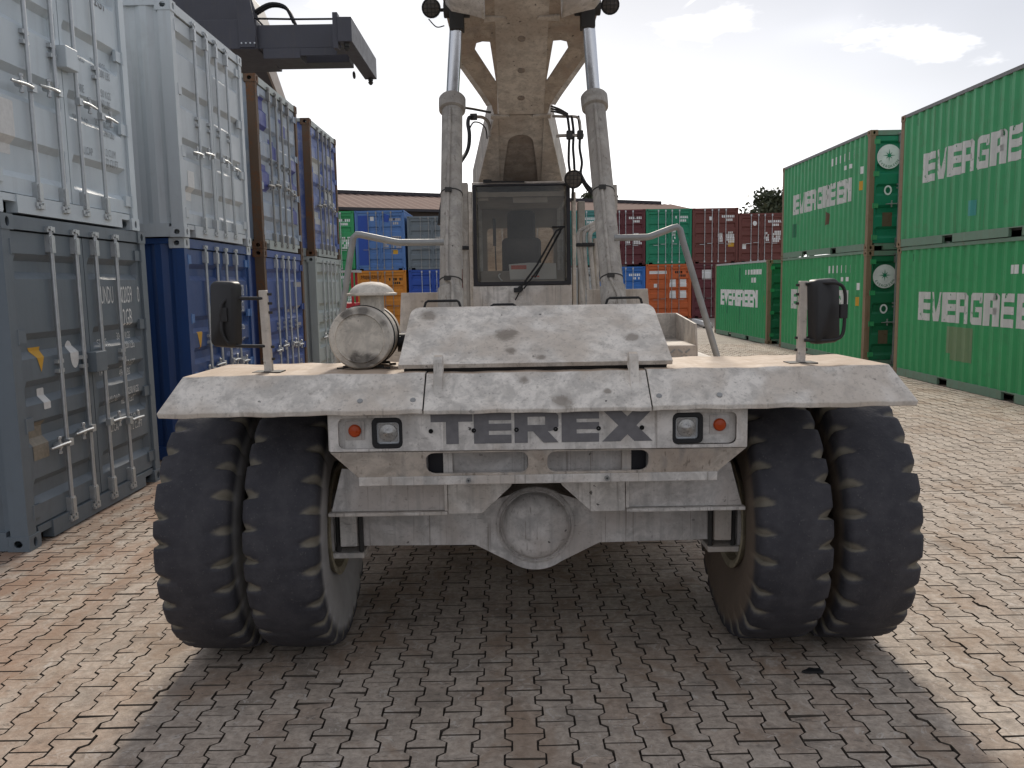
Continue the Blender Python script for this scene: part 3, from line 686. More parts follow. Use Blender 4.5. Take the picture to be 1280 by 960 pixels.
LX = -3.757; LR = R_(90)
def left(y, z, dx=0, **kw): return container((LX + dx, y + CW / 2, z), LR, **kw)
S1 = [(-1, 'tri', .30, 1.30, .17, .20, M_yellow), (-1, 'oval', .82, 1.30, .14, .24, M_stick), (-1, 'rect', .34, .98, .10, .17, M_stick), (-1, 'plaque', .20, .66, .22, .30, M_plaque)]
T1 = [(1, 'UNDU', .25, 1.72, .235, M_letw, .36), (1, '02059', .645, 1.72, .235, M_letw, .41), (1, '0', 1.00, 1.72, .235, M_letw, .46), (1, '2GB', .66, 1.50, .235, M_letw, .46)]
SM = lambda rows, x: [(1, a, x, z, .062, M_letw, .8) for a, z in rows]
def marks(doors, s, rows, m_, seed, wd=.045, h=.07, y=-.004, cut=None):
    v2, f2 = dashes(rows, seed, wd, h); dh, style = cut
    me = flatmesh('lettering', v2, f2, 1, [q for q, _ in groove_z(dh, style)], lambda a, b: (a, groove_depth(dh, style, b) - .0035, b))
    tag(link('lettering', me, m_, doors[s]), kind='stuff')
def table(faint=False, dz=0):
    mt = M_faint if faint else M_letw; out = []
    for k, (a, b1, b2) in enumerate((('GROSS', '30480 KGS', '67200 LBS'), ('TARE', '2250 KGS', '4960 LBS'), ('PAYLOAD', '28230 KGS', '62240 LBS'), ('CU.CAP', '33.2 CU.M', '1172 CU.FT'))):
        z = 1.325 - .27 * k + dz
        out += [(1, a, .205, z + .0, .10, mt, .62), (1, b1, .60, z + .04, .10, mt, .62), (1, b2, .60, z - .05, .10, mt, .62)]
    return out
small = [(.20, 1.42, 6, .75), (.62, 1.47, 7, .75), (.62, 1.40, 6, .75), (.20, 1.12, 4, .75), (.62, 1.17, 7, .75), (.62, 1.10, 6, .75), (.20, .80, 6, .75), (.62, .84, 7, .75), (.62, .77, 6, .75), (.62, .52, 6, .75), (.2, .5, 4, .75), (.62, .45, 7, .75)]
t, d, dw, dh = left(6.212, 0, hz=.74, paintm=C_slate, style='six', lockbox=True, texts=T1 + table(), stickers=S1, label='slate grey container with yellow triangle sticker, standing on the paving at far left')
t, d, dw, dh = left(6.10, HS + .005, paintm=C_pale, style='four', lockbox=True, texts=[(1, '22G1', .60, 1.86, .15, M_greylet, .8)] + table(True, -.05), stickers=[(-1, 'plaque', .20, .50, .26, .40, M_stick)],
                    label='pale blue grey container on top of the slate grey one')
t, d, dw, dh = left(9.60, 0, .03, paintm=C_navy, style='six', texts=[(1, 'FCXU', .24, 1.74, .22, M_letw, .44), (1, '877078', .63, 1.74, .22, M_letw, .41), (1, '1', 1.01, 1.74, .22, M_letw, .44), (1, '22G1', .68, 1.52, .22, M_letw, .44)] + table(),
                    stickers=[(-1, 'tri', .27, 1.22, .17, .22, M_yellow), (-1, 'rect', .74, 1.24, .13, .22, M_bluestick)], castm=C_pale2, hingem=C_blue, label='dark blue container behind the left side mirror')
left(9.555, HS + .005, .06, paintm=C_pale2, style='four', stickers=[(-1, 'plaque', .26, .45, .20, .34, M_stick)], label='light grey container stacked on the dark blue one')
t, d, dw, dh = left(12.79, 0, paintm=C_blue3, post=C_rust, castm=C_rust, style='six', label='faded blue container with rusty brown posts on the ground')
marks(d, 1, small + [(.55, 1.85, 9, 1.2)], M_letfar, 8, cut=(dh, 'six'))
t, d, dw, dh = left(12.80, HS + .005, paintm=C_patch, post=C_rust, castm=C_rust, style='five', frame=C_grn1, bars=M_galvdull, label='whitish container with blue paint patches and rusty posts')
for s, x, z, a, b in ((-1, .28, 1.93, .36, .5), (-1, .28, .95, .36, .42), (1, .9, 1.2, .3, .5), (1, .3, 1.9, .3, .3), (-1, .8, 1.45, .3, .3), (1, .85, .5, .3, .3)):
    q = MB(); v2 = rc(x - a / 2, x + a / 2, z - b / 2, z + b / 2)
    me = flatmesh('paint_patch', v2, [(0, 1, 2, 3)], 1, [g for g, _ in groove_z(dh, 'five')], lambda p, r: (p, groove_depth(dh, 'five', r) - .0025, r)); link('paint_patch', me, C_patchblue, d[s])
left(16.15, 0, paintm=C_grn1, post=C_grn1, style='six', label='pale grey green container, last on the ground in the left row')
t, d, dw, dh = left(16.15, HS + .005, paintm=C_patch2, post=C_rust, castm=C_rust, style='five', frame=C_grn1, bars=M_galvdull, label='blue and white patched container, last on top in the left row')
for s, x, z, a, b in ((-1, .5, 1.6, .8, .3), (1, .5, 1.1, .7, .3), (-1, .4, .6, .5, .25), (1, .6, 1.9, .6, .2), (1, .3, .4, .4, .3)):
    me = flatmesh('paint_patch', rc(x - a / 2, x + a / 2, z - b / 2, z + b / 2), [(0, 1, 2, 3)], 1, [g for g, _ in groove_z(dh, 'five')], lambda p, r: (p, groove_depth(dh, 'five', r) - .0025, r)); link('paint_patch', me, C_whitec, d[s])

# green boxes on the right: long sides to the aisle
def right(ynear, z, xs, ang, **kw):
    x = xs + CW / 2
    return container((x, ynear, z), -ang, **kw)
EV = dict(post=C_everpost, castm=C_everpost, frame=C_everrail, bars=M_galvdull, style='five')
def ever_word(t, mt=M_everlet, ws=.452, hs=.54, z0=1.17, s0=.98):
    for i, ch in enumerate('EVERGREEN'): side_lettering(t, big_word(ch, s0 + i * ws, z0, ws, hs), mt, 'letter')
def ever_logo(d, dh):
    """white roundel with an eight-pointed star and the name round its foot"""
    cx, cz, r = .31, 1.86, .262; y = -.0035; b = MB(); b.plate(circ(cx, cz, r, 40), [], XZ(y), .003)
    o = b.build('roundel', M_letw, d)
    star = []
    for i in range(16):
        q = math.pi * i / 8 + math.pi / 2; rr = (.135 if i % 4 == 0 else .095) if i % 2 == 0 else .033
        star.append((cx + rr * math.cos(q), cz + .025 + rr * math.sin(q)))
    b = MB(); b.plate(star, [], XZ(y - .004), .002); b.build('star', C_mint, d)
    vs, fs = [], []
    for i, ch in enumerate('EVERGREEN'):
        v2, f2 = text_polys(ch, .078); ang = R_(-152 + i * 15.5); wv = max(a for a, _ in v2)
        k = len(vs)
        for a, bb in v2:
            a -= wv / 2; rr = r - .025 - bb
            q = ang + a / .2
            vs.append((cx + rr * math.cos(q) * 1.0, cz + rr * math.sin(q)))
        # letters stand with their foot on the rim
        fs += [tuple(k + j for j in f) for f in f2]
    # flip radially so that tops point to the centre
    me = flatmesh('lettering', vs, fs, None, (), lambda a, b_: (a, y - .0055, b_)); tag(link('lettering', me, C_darkgrn, d), kind='stuff')
def ring_mark(d, x, z, r):
    b = MB(); b.plate(circ(x, z, r, 20, r * 1.25), [circ(x, z, r * .62, 16, r * .8)], XZ(-.0035), .003); b.build('sticker', M_letw, d)
for z, nm, lab in ((0, C_ever, 'green container with white lettering on the ground at far right'), (HS + .005, C_ever2, 'green container with white lettering, on top at far right')):
    t, d, dw, dh = right(10.99, z, 7.885 - .06 + (0 if z else .02), .0108, paintm=nm, railtop=C_everrail if z == 0 else C_evertop, label=lab, **EV)
    ever_word(t)
    if z == 0:
        side_lettering(t, [rc(2.06, 2.95, .62, 1.10), rc(2.2, 2.95, .5, .62)], paint('pale_patch', (.17, .25, .13), .6, .1, (.08, .2, .1), .4, .1, seed=31), 'paint_patch')
        side_lettering(t, [rc(3.9 + i * .15, 3.99 + i * .15, 2.02, 2.16) for i in range(9)], M_letw)
    else:
        side_lettering(t, [rc(2.6, 2.85, .42, .68)], paint('turquoise_patch', (.06, .33, .30), .6, .1, (.08, .2, .1), .3, .1, seed=32), 'paint_patch')
    side_lettering(t, [rc(.62, .68, H_, H_ + .14) for H_ in (2.30,)], M_hole, 'vent')
M_rustplate = paint('rust_plate', (.13, .095, .055), .8, .2, (.05, .04, .03), .6, .6, seed=33)
for z, lab in ((0, 'lower green container behind the right side mirror, white roundel on its door'), (HS + .005, 'upper green container with white roundel on its door, beside tall green stack')):
    t, d, dw, dh = right(18.475, z, 7.90, .0108, paintm=C_ever2 if z else C_ever, railtop=C_evertop if z else C_everrail, label=lab, doorm=(C_mint if z else C_darkgrn, C_darkgrn), **EV)
    ever_word(t); ever_logo(d[-1], dh); ring_mark(d[-1], .31, 1.14, .085)
    b = MB(); b.plate(rc(.21, .42, .36, .66), [], XZ(-.001), .004); b.build('data_plaque', M_rustplate, d[-1])
    side_lettering(t, [rc(5.35 - i * .26, 5.42 - i * .26, 2.12, 2.3) for i in range(7)] + [rc(4.6 + i * .3, 4.7 + i * .3, 1.92, 2.02) for i in range(2)], M_letw)
    side_lettering(t, [rc(5.52, 5.66, 1.72, 1.88)], M_letw); side_lettering(t, [rc(5.5, 5.62, 1.36, 1.56)], M_yellow, 'sticker')
    if z: side_lettering(t, [[(3.35, .72), (3.62, .74), (3.68, .98), (3.42, 1.1)]], C_rust, 'rust_patch'); side_lettering(t, [rc(.85, 1.3, .55, .92)], C_darkgrn, 'paint_patch')
t, d, dw, dh = right(25.578, 0, 8.054 - .0214 * 5.58 - .03, -.0214, paintm=C_green, railtop=C_whitec, label='low single green container between the far row and the green stack', doorm=(C_darkgrn, C_darkgrn), **EV)
for i, ch in enumerate('EVERGREEN'): side_lettering(t, [[(.78 + i * .47 + (a - .78 - i * .47) * 1.1, z) for a, z in pl] for pl in big_word(ch, .78 + i * .47, 1.10, .47, .56)], M_letw, 'letter')
side_lettering(t, [rc(2.85, 2.9, .55, 1.07), rc(3.05, 3.13, .5, 1.07), rc(3.02, 3.08, 1.9, 2.4), rc(1.58, 1.64, .8, 1.08)], C_darkgrn, 'scratches').__setitem__('kind', 'stuff')
side_lettering(t, [rc(3.7 + i * .3, 3.85 + i * .3, 2.16, 2.32) for i in range(6)] + [rc(4.4, 4.47, 1.9, 2.06), rc(4.65, 4.82, 1.9, 2.06)], M_letw)
side_lettering(t, [rc(5.6, 5.7, 1.65, 1.85)], M_letw); side_lettering(t, [rc(5.6, 5.72, 1.28, 1.5)], M_yellow, 'sticker')

# row closing the yard: doors to the camera
def far(x, y, z, m_, H=HC, label='', dk=1, letters=M_letfar, doorm=(None, None), seed=1, extra=(), rows=True):
    t, d, dw, dh = container((x, y, z), 0, m_, H, label, low=True, style='five', bars=M_galvdull if letters is not M_letw else M_galv, doorm=doorm, stickers=extra)
    if rows: marks(d, 1, [(.35, dh - .38, 4, 1.5), (.66, dh - .38, 4, 1.5), (.55, dh - .56, 4, 1.4)] + ([(.15, 1.32 - .12 * k, 3, 1.3) for k in range(4)] + [(.6, 1.38 - .12 * k, 5, 1.3) for k in range(5)] if dk else []), letters, seed, .05, .085, cut=(dh, 'five'))
    return t, d, dw, dh
FX, FY, FP = 7.25 + CW / 2, 44.5, 2.385 + .03
def fx(k): return FX + k * FP * 1.02
far(fx(0), FY, 0, C_orange, label='orange container with white papers on its doors, below the bright green one', letters=M_inkblack, dk=0, seed=3,
    extra=[(1, 'rect', .22, 1.72, .34, .40, M_stick), (1, 'rect', .78, 1.72, .34, .40, M_stick), (1, 'rect', .22, 1.12, .34, .40, M_stick), (1, 'rect', .78, 1.12, .34, .40, M_stick), (-1, 'rect', .55, 2.30, .95, .16, M_stick), (-1, 'rect', .40, 1.60, .17, .2, M_stick)])
t, d, dw, dh = far(fx(0), FY, HC, C_mint, label='bright green container in the far row above the orange one', letters=M_letw, dk=0, seed=4)
marks(d, 1, [(.2, 1.5 - .17 * k, 2, 1.3) for k in range(4)], M_letw, 9, .05, .085, cut=(dh, 'five'))
far(fx(1), FY, 0, C_maroon, label='dark maroon container on the ground beside the orange one', dk=0, rows=False, seed=5, extra=[(-1, 'rect', .68, 2.15, .5, .5, M_stick), (-1, 'rect', .3, 1.1, .25, .1, M_stick)])
far(fx(1), FY, HC, C_brown, label='red brown container with yellow sticker in the far row', seed=6, letters=M_letw, extra=[(1, 'rect', .86, .86, .32, .32, M_yellow), (-1, 'rect', .86, 2.2, .14, .2, M_letw)])
far(fx(2), FY, 0, C_brown, label='red brown container mostly hidden behind the low green one', seed=7)
far(fx(2), FY, HC, C_brown, HS, label='lower red brown container at the right end of the far row', seed=8, letters=M_letw, extra=[(-1, 'oval', .74, 1.9, .22, .26, M_letw), (-1, 'rect', .2, .7, .2, .26, M_stick)])
far(fx(-1), FY, 0, C_sky, label='bright blue container low in the far row behind the right lift cylinder', seed=9, letters=M_letw, dk=0, H=HC - .1)
far(fx(-1), FY, HC, C_maroon, label='maroon container in the far row right of the right lift cylinder', seed=10, letters=M_letw)
far(fx(-2), FY, 0, C_whitec, label='dirty white container low behind the pipes right of the cab', seed=11, H=HC - .1)
far(fx(-2), FY, HC, C_teal, label='teal container seen between the cab pipes and lift cylinder', seed=12, letters=M_letw, dk=0)
GX, GY = -7.55 + CW / 2, 41.0
far(GX - 2.47, GY, 0, C_green, label='green container on the ground at the left end of far row', seed=13, letters=M_letw)
far(GX - 2.47, GY, HC - .14, C_green, label='upper green container at the left end of the far row', seed=14, letters=M_letw)
t, d, dw, dh = far(GX, GY, 0, C_yel, label='yellow orange container behind the air cleaner cap', seed=15, letters=M_inkblack, dk=0, H=HC - .14)
v2, f2 = text_polys('Hapag-Lloyd', .24); link('lettering', flatmesh('lettering', [(.10 + a * .8, 2.2 + b) for a, b in v2], f2, None, (), lambda a, b: (a, -.004, b)), M_inkblack, d[-1])
t, d, dw, dh = far(GX, GY, HC - .14, C_blue, label='mid blue container with darker door strip above the yellow orange one', seed=16, letters=M_letfar, extra=[(1, 'rect', .72, .72, .24, .2, M_yellow), (-1, 'rect', .72, 2.35, .18, .2, M_stick)])
b = MB(); b.plate(rc(.04, .52, .1, 2.5), [], XZ(-.002), .003); b.build('paint_patch', C_royal, d[-1])
b = MB(); b.plate([(.2, 2.2), (.42, 2.15), (.46, 2.5), (.22, 2.58)], [], XZ(-.002), .003); b.build('paint_patch', C_royal, d[1])
far(GX + 2.55, GY, 0, C_royal, label='royal blue container low beside the yellow orange one', seed=17, dk=0, letters=M_letw, H=HC - .14)
far(GX + 2.55, GY, HC - .14, C_grey, HS, label='mid grey container left of the left lift cylinder', seed=18)
b = None
far(GX + 5.05, GY, 0, C_brown, label='red brown container low behind the left lift cylinder', seed=19, H=HC - .14)
far(GX + 5.05, GY, HC - .14, C_whitec, HS, label='dirty white container behind the cab, left half', seed=20)
far(GX + 7.55, GY + 1.2, 0, C_grey, label='grey container low behind the cab', seed=21, H=HC - .14)
far(GX + 7.55, GY + 1.2, HC - .14, C_whitec, label='dirty white container behind the cab, right half', seed=22)

# ------------------------------------------------------------------ the reach stacker
X0, YA, TR = .115, 4.575, .70            # machine axis, front axle, tyre radius
OFF = (0, YA, 0)
mach = empty('reach_stacker', (X0, YA, 0))
tag(mach, 'dusty off-white reach stacker with raised boom facing the camera', 'reach stacker', 'reach stackers')
def B(): return MB(OFF)
def dents(mb, amp=.004, ax=(1, 2)):
    for i, p in enumerate(mb.v):
        q = list(p)
        for a in ax: q[a] += amp * math.sin(p[0] * 9.1 + p[1] * 3 + a) * math.sin(p[0] * 23.7 + 1.3 * a)
        mb.v[i] = tuple(q)
    return mb

# wheels: worn tyres with notched shoulders on dished rims
def tyre_mesh(w_, Rr, rim, nn=27, per=12, seed=0, shift=0):
    k = w_ / .43
    half = [(.0, 0), (.06, .001), (.10, .003), (.145, .004), (.180, .007), (.200, .016), (.211, .040), (.215, .095), (.217, .15), (.216, .21), (.205, .27), (.185, .33), (.160, .375), (.152, Rr - rim)]
    prof = [(-x * k, Rr - d) for x, d in half[:0:-1]] + [(x * k, Rr - d) for x, d in half]
    seg = nn * per; rd = random.Random(seed); amp = [rd.uniform(.7, 1.25) for _ in range(nn * 2)]; ph = [rd.uniform(-.10, .10) for _ in range(nn * 2)]
    vs, gr, sd = [], [], []; n = len(prof)
    for j in range(seg):
        a = 2 * math.pi * j / seg
        for i, (x, r) in enumerate(prof):
            side = 0 if x < 0 else 1; kk = (j / per + (0 if side else .5) + shift) % nn; idx = int(kk) + nn * side; f = kk - int(kk) - .5 - ph[idx]
            ax_ = abs(x) / k; wdt = .10 + .16 * max(0, min(1, (ax_ - .10) / .09))
            f += .10; wdt *= 1.25; pulse = max(0, 1 - f / wdt) if f >= 0 else max(0, 1 + f / .07)
            reach = max(0, min(1, (ax_ - .105) / .07)) if r > Rr - .06 else max(0, min(1, (r - (Rr - .125)) / .05))
            g = pulse * reach * amp[idx]
            rr = r - .030 * g; xx = x - math.copysign(.017 * g, x)
            rr += .0016 * math.sin(a * 5 + seed) + rd.uniform(-.0008, .0008)
            # flattened where it carries the load
            z = rr * math.cos(a); y = rr * math.sin(a)
            if z < -Rr + .012: z = -Rr + .012 - .25 * (-Rr + .012 - z) if False else max(z, -Rr + .004)
            vs.append((xx, y, z)); gr.append(min(1, g)); sd.append(max(0, min(1, (Rr - .07 - r) / .06)))
    fs = [(j * n + i, j * n + i + 1, ((j + 1) % seg) * n + i + 1, ((j + 1) % seg) * n + i) for j in range(seg) for i in range(n - 1)]
    me = bpy.data.meshes.new('tyre'); me.from_pydata(vs, [], fs)
    for nm, dt in (('groove', gr), ('side', sd)):
        at = me.attributes.new(nm, 'FLOAT', 'POINT'); at.data.foreach_set('value', dt)
    bm = bmesh.new(); bm.from_mesh(me); bmesh.ops.recalc_face_normals(bm, faces=bm.faces); bm.to_mesh(me); bm.free()
    me.shade_smooth(); me.set_sharp_from_angle(angle=R_(50)); return me
def rim_mesh(w_, rim):
    b = MB(); h = w_ / 2 - .03
    b.lathe([(rim - .012, -h + .05), (rim + .028, -h + .012), (rim + .034, -h - .006), (rim + .022, -h - .012), (rim - .008, -h), (rim - .02, -h + .06), (rim - .03, -.03), (.17, .0), (.17, .05), (.10, .06), (.10, .16), (0, .16)], (0, 0, 0), (1, 0, 0), 48)
    b.lathe([(rim - .012, h - .05), (rim + .028, h - .012), (rim + .034, h + .006), (rim - .008, h), (rim - .02, h - .06)], (0, 0, 0), (1, 0, 0), 48)
    for i in range(14):
        q = 2 * math.pi * i / 14; c = Vector((-.02, .215 * math.cos(q), .215 * math.sin(q))); b.cyl(c - Vector((.03, 0, 0)), c, .013, n=6)
    return b.mesh('rim', 40)
TW = .378; RIMR = .285
rimm = rim_mesh(TW, RIMR)
for s in (-1, 1):
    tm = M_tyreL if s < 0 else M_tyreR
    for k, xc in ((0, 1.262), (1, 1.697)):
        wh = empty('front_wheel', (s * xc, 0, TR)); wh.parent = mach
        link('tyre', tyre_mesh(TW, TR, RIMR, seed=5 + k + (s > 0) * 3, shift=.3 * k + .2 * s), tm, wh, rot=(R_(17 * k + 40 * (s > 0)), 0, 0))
        link('rim', rimm, M_rim, wh, rot=(0, 0, 0 if s > 0 else math.pi))
rt = tyre_mesh(.36, .62, .28, nn=26, per=6, seed=30)
for s in (-1, 1):
    wh = empty('rear_wheel', (s * .80, 5.3, .62)); wh.parent = mach
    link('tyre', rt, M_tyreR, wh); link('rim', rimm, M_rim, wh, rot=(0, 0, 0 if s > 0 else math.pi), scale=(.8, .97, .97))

for s in (-1, 1):
    b = B(); b.box(*sorted((s * .98, s * 1.72)), 5.33, 5.345, .35, 1.34); b.build('sun_block_plate', M_black, mach)  # added hidden plate, stops sun coming through between the paired tyres
# fenders: sloped front, level tread, sloped back
for s in (-1, 1):
    inn = .529
    prof = [(3.750, 1.412), (3.746, 1.436), (3.93, 1.586), (4.56, 1.582), (5.25, 1.36)]
    outer = [1.742, 1.747, 1.69, 1.69, 1.69]
    b = B(); b.sheet(prof, [s * inn] * 5, [s * q for q in outer], 30); dents(b, .0035)
    fd = b.build('fender', M_white, mach, bev=.004, solid=.012)
    # bolts along the front
    bx = ((-.82, -.575) if s < 0 else (.565, .845))
    for q in bx:
        n_ = Vector((0, -.64, .77)); b = B(); o = Vector((q, 3.80, 1.462))
        b.lathe([(.022, 0), (.022, .004), (.014, .006), (.014, .018), (0, .020)], o, n_, 8); b.build('bolt', M_galvdull, fd)
    b = B(); b.lathe([(.016, 0), (.016, .006), (0, .008)], (s * 1.705, 3.768, 1.444), (0, -.64, .77), 8); b.build('bolt', M_hole, fd)
b = B(); b.sheet([(3.754, 1.410), (3.750, 1.430), (3.934, 1.580), (4.10, 1.584)], -.525, .525, 24); dents(b, .003)
b.build('front_cowl', M_white, mach, bev=.004, solid=.012)
for s, x in ((-1, -.527), (1, .527)):
    b = B(); b.sheet([(3.752, 1.430), (3.936, 1.581)], x - .0035, x + .0035, 1); b.build('seam', M_hole, mach)
# lifting eyes
for s in (-1, 1):
    ol = [(3.80, 1.455), (3.93, 1.572), (3.985, 1.60), (3.985, 1.615)] + [(3.935 + .05 * math.cos(R_(a)), 1.618 + .05 * math.sin(R_(a))) for a in range(0, 181, 20)] + [(3.86, 1.53)]
    b = B(); b.plate(ol, [circ(3.935, 1.615, .023, 14)], YZ(s * .464 - .021), .042); b.build('lifting_eye', M_white, mach, bev=.003)
# bonnet plate, tilted
bn = Vector((0, .47, .262)).normalized(); nn_ = Vector((1, 0, 0)).cross(bn)
MBON = Matrix(((1, bn.x, nn_.x, 0), (0, bn.y, nn_.y, 3.985), (0, bn.z, nn_.z, 1.600), (0, 0, 0, 1)))
LB = .54
ol = [(-.664, 0), (.664, 0)] + [(.628 + .05 * math.cos(R_(a)) - .03, LB - .075 + .075 * math.sin(R_(a))) for a in (8, 30, 55, 78, 90)] + [(-.628 - .05 * math.cos(R_(a)) + .03, LB - .075 + .075 * math.sin(R_(a))) for a in (90, 78, 55, 30, 8)]
b = B(); b.plate(ol, [], MBON, .024); bon = b.build('bonnet', M_white, mach, bev=.005)
b = B(); b.plate([(-.64, .012), (.64, .012), (.60, LB - .02), (-.60, LB - .02)], [], MBON @ Matrix.Translation((0, 0, -.035)), .033); b.build('bonnet_seal', M_chassis, bon)
b = B(); b.box(-.60, .60, 4.02, 5.15, 1.18, 1.565); b.add([(-.58, 4.3, 1.56), (.58, 4.3, 1.56), (.58, 4.47, 1.845), (-.58, 4.47, 1.845), (-.58, 5.15, 1.56), (.58, 5.15, 1.56), (.58, 5.15, 1.80), (-.58, 5.15, 1.80)],
    [(0, 1, 2, 3), (3, 2, 6, 7), (7, 6, 5, 4), (0, 3, 7, 4), (1, 5, 6, 2)]); b.build('engine_housing', M_boom, mach)
for x0, x1 in ((-.575, -.395), (.41, .59), (-.22, -.09)):
    r = .007; z = 1.862; b = B(); h_ = .045 if x1 - x0 > .15 else .02
    b.tube([(x0 - .02, 4.50, z - .02), (x0, 4.50, z + h_), (x0 + .012, 4.50, z + h_ + .008), (x1 - .012, 4.50, z + h_ + .008), (x1, 4.50, z + h_), (x1 + .02, 4.50, z - .02)], r, 8)
    b.build('grab_handle', M_black, bon)

# front panel with lamps and lettering
panel_o = [(-.973, 1.41), (-.972, 1.234), (.980, 1.224), (.980, 1.41)]
lampL, lampR = rrect(-.930, -.630, 1.245, 1.392, .028, 3), rrect(.630, .930, 1.240, 1.392, .028, 3)
b = B(); b.plate(panel_o, [lampL[::-1], lampR[::-1]], XZ(3.812), .012); fp = b.build('front_panel', M_white2, mach, bev=.003)
for s in (-1, 1):
    b = B(); b.plate(rrect(s * .78 - .155, s * .78 + .155, 1.238, 1.398, .03, 3), [], XZ(3.846), .006); b.build('lamp_recess', M_white2, fp)
    b = B(); b.box(s * .976 - .004, s * .976 + .004, 3.815, 4.10, 1.235, 1.41); b.build('side_return', M_white2, fp)
# lower half leans back, two long slots
lo = Vector((0, .055, -.136)).normalized(); ln_ = Vector((1, 0, 0)).cross(-lo)
MLOW = Matrix(((1, -lo.x, ln_.x, 0), (0, -lo.y, ln_.y, 3.872), (0, -lo.z, ln_.z, 1.096), (0, 0, 0, 1)))
low_o = [(-.852, 0), (.852, 0), (.978, .136), (-.972, .146)]
b = B(); b.plate(low_o, [rrect(-.527, -.045, .016, .136, .04, 4)[::-1], rrect(.046, .524, .016, .134, .04, 4)[::-1]], MLOW, .012); lp = b.build('lower_panel', M_lower, mach, bev=.003)
b = B(); b.box(-.86, .86, 3.935, 3.945, 1.06, 1.27); bk = b.build('grille_backing', M_under, lp)
for s in (-1, 1):
    b = B(); b.box(s * .43 - .022, s * .43 + .022, 3.90, 3.935, 1.09, 1.26); b.build('grille_bar', M_white2, lp)
    b = B(); b.box(s * .49 - .036, s * .49 + .036, 3.925, 3.934, 1.09, 1.26); b.build('gap_shade', M_darkframe, lp)  # dark plate, the shade of a gap put into its colour
b = B(); b.box(-.853, .856, 3.852, 3.89, 1.054, 1.097); b.box(-.85, .85, 3.886, 4.05, 1.06, 1.07); fl = b.build('panel_flange', M_white2, mach, bev=.004)
for s in (-1, 1):
    b = B(); b.lathe([(.013, 0), (.013, .008), (.005, .008), (.005, 0)], (s * .33, 3.852, 1.075), (0, -1, 0), 10); b.build('bolt', M_galvdull, fl)
# lettering
TX = {'T': [rc(0, 1, .70, 1), rc(.36, .66, 0, .70)], 'E': [rc(0, .40, 0, 1), rc(.40, 1, 0, .27), rc(.40, 1, .40, .62), rc(.40, 1, .73, 1)],
      'R': [rc(0, .30, 0, 1), rc(.30, .80, .82, 1), rc(.30, .80, .36, .56), [(.80, .36), (.92, .40), (1, .5), (1, .86), (.92, .96), (.80, 1)], rc(.70, .80, .56, .82), [(.42, .36), (.76, .36), (1, 0), (.66, 0)]],
      'X': [[(0, 1), (.36, 1), (1, 0), (.64, 0)], [(.64, 1), (1, 1), (.36, 0), (0, 0)]]}
lx = -.497
for ch, w_ in zip('TEREX', (.195, .175, .205, .175, .235)):
    b = B()
    for k, pl in enumerate(TX[ch]): b.plate([(lx + a * w_, 1.262 + q * .150) for a, q in pl], [], XZ(3.8005 - .0003 * k), .0022)
    b.build('letter', M_greylet, fp); lx += w_ + .0015 + (.013 if ch != 'T' else .004)
for x in (-.497, -.297, -.098, .085, .285, .487):
    b = B(); b.lathe([(.011, 0), (.011, .0035), (.004, .0035), (.004, .001)], (x, 3.7995, 1.325), (0, -1, 0), 12); b.build('bolt', M_hole, fp)
# head lamps and indicators
for s in (-1, 1):
    cx = s * .700; b = B()
    b.plate(rrect(cx - .074, cx + .074, 1.245, 1.390, .024, 3), [rrect(cx - .053, cx + .053, 1.265, 1.368, .014, 3)[::-1]], XZ(3.838), .036); hl = b.build('headlight', M_black, mach, bev=.006)
    b = B(); pts = rrect(cx - .055, cx + .055, 1.263, 1.370, .014, 3); b.plate(pts, [], XZ(3.832), .006); b.build('lens', M_lamp, hl)
    b = B(); b.lathe([(.043, .0), (.041, .004), (.030, .006), (.020, .007), (.016, .012), (0, .014)], (cx, 3.826, 1.316), (0, -1, 0), 20); b.build('reflector', M_reflector, hl, smooth=50)
    b = B(); b.plate(rrect(cx - .057, cx + .057, 1.261, 1.372, .015, 3), [rrect(cx - .047, cx + .047, 1.271, 1.362, .012, 3)[::-1]], XZ(3.827), .004); b.build('lens_trim', M_galv, hl)
    ci = s * .858; b = B(); b.plate(rrect(ci - .045, ci + .045, 1.282, 1.372, .005, 2), [], XZ(3.8395), .004); ind = b.build('indicator', M_under, mach)
    b = B(); b.lathe([(.030, 0), (.030, .008), (.024, .014), (0, .017)], (ci, 3.836, 1.327), (0, -1, 0), 20); b.build('lens', M_amber, ind)

# plates under the panel
for s in (-1, 1):
    b = B(); b.plate([(s * .985, 1.085), (s * 1.046, .862), (s * .466, .862), (s * .466, 1.06)][::-s], [], XZ(4.115), .012); pl = b.build('side_apron', M_under, mach, bev=.003)
    b = B(); b.box(*sorted((s * .455, s * 1.058)), 4.078, 4.12, .842, .860); b.box(*sorted((s * .452, s * .468)), 4.085, 4.12, .862, 1.055); b.build('apron_flange', M_white2, pl, bev=.003)
    b = B(); b.plate([(s * .449, 1.056), (s * .449, .846), (s * .277, .846), (s * .128, .985), (s * .10, 1.056)][::-s], [], XZ(4.10), .012); b.build('centre_apron', M_white2, mach, bev=.003)
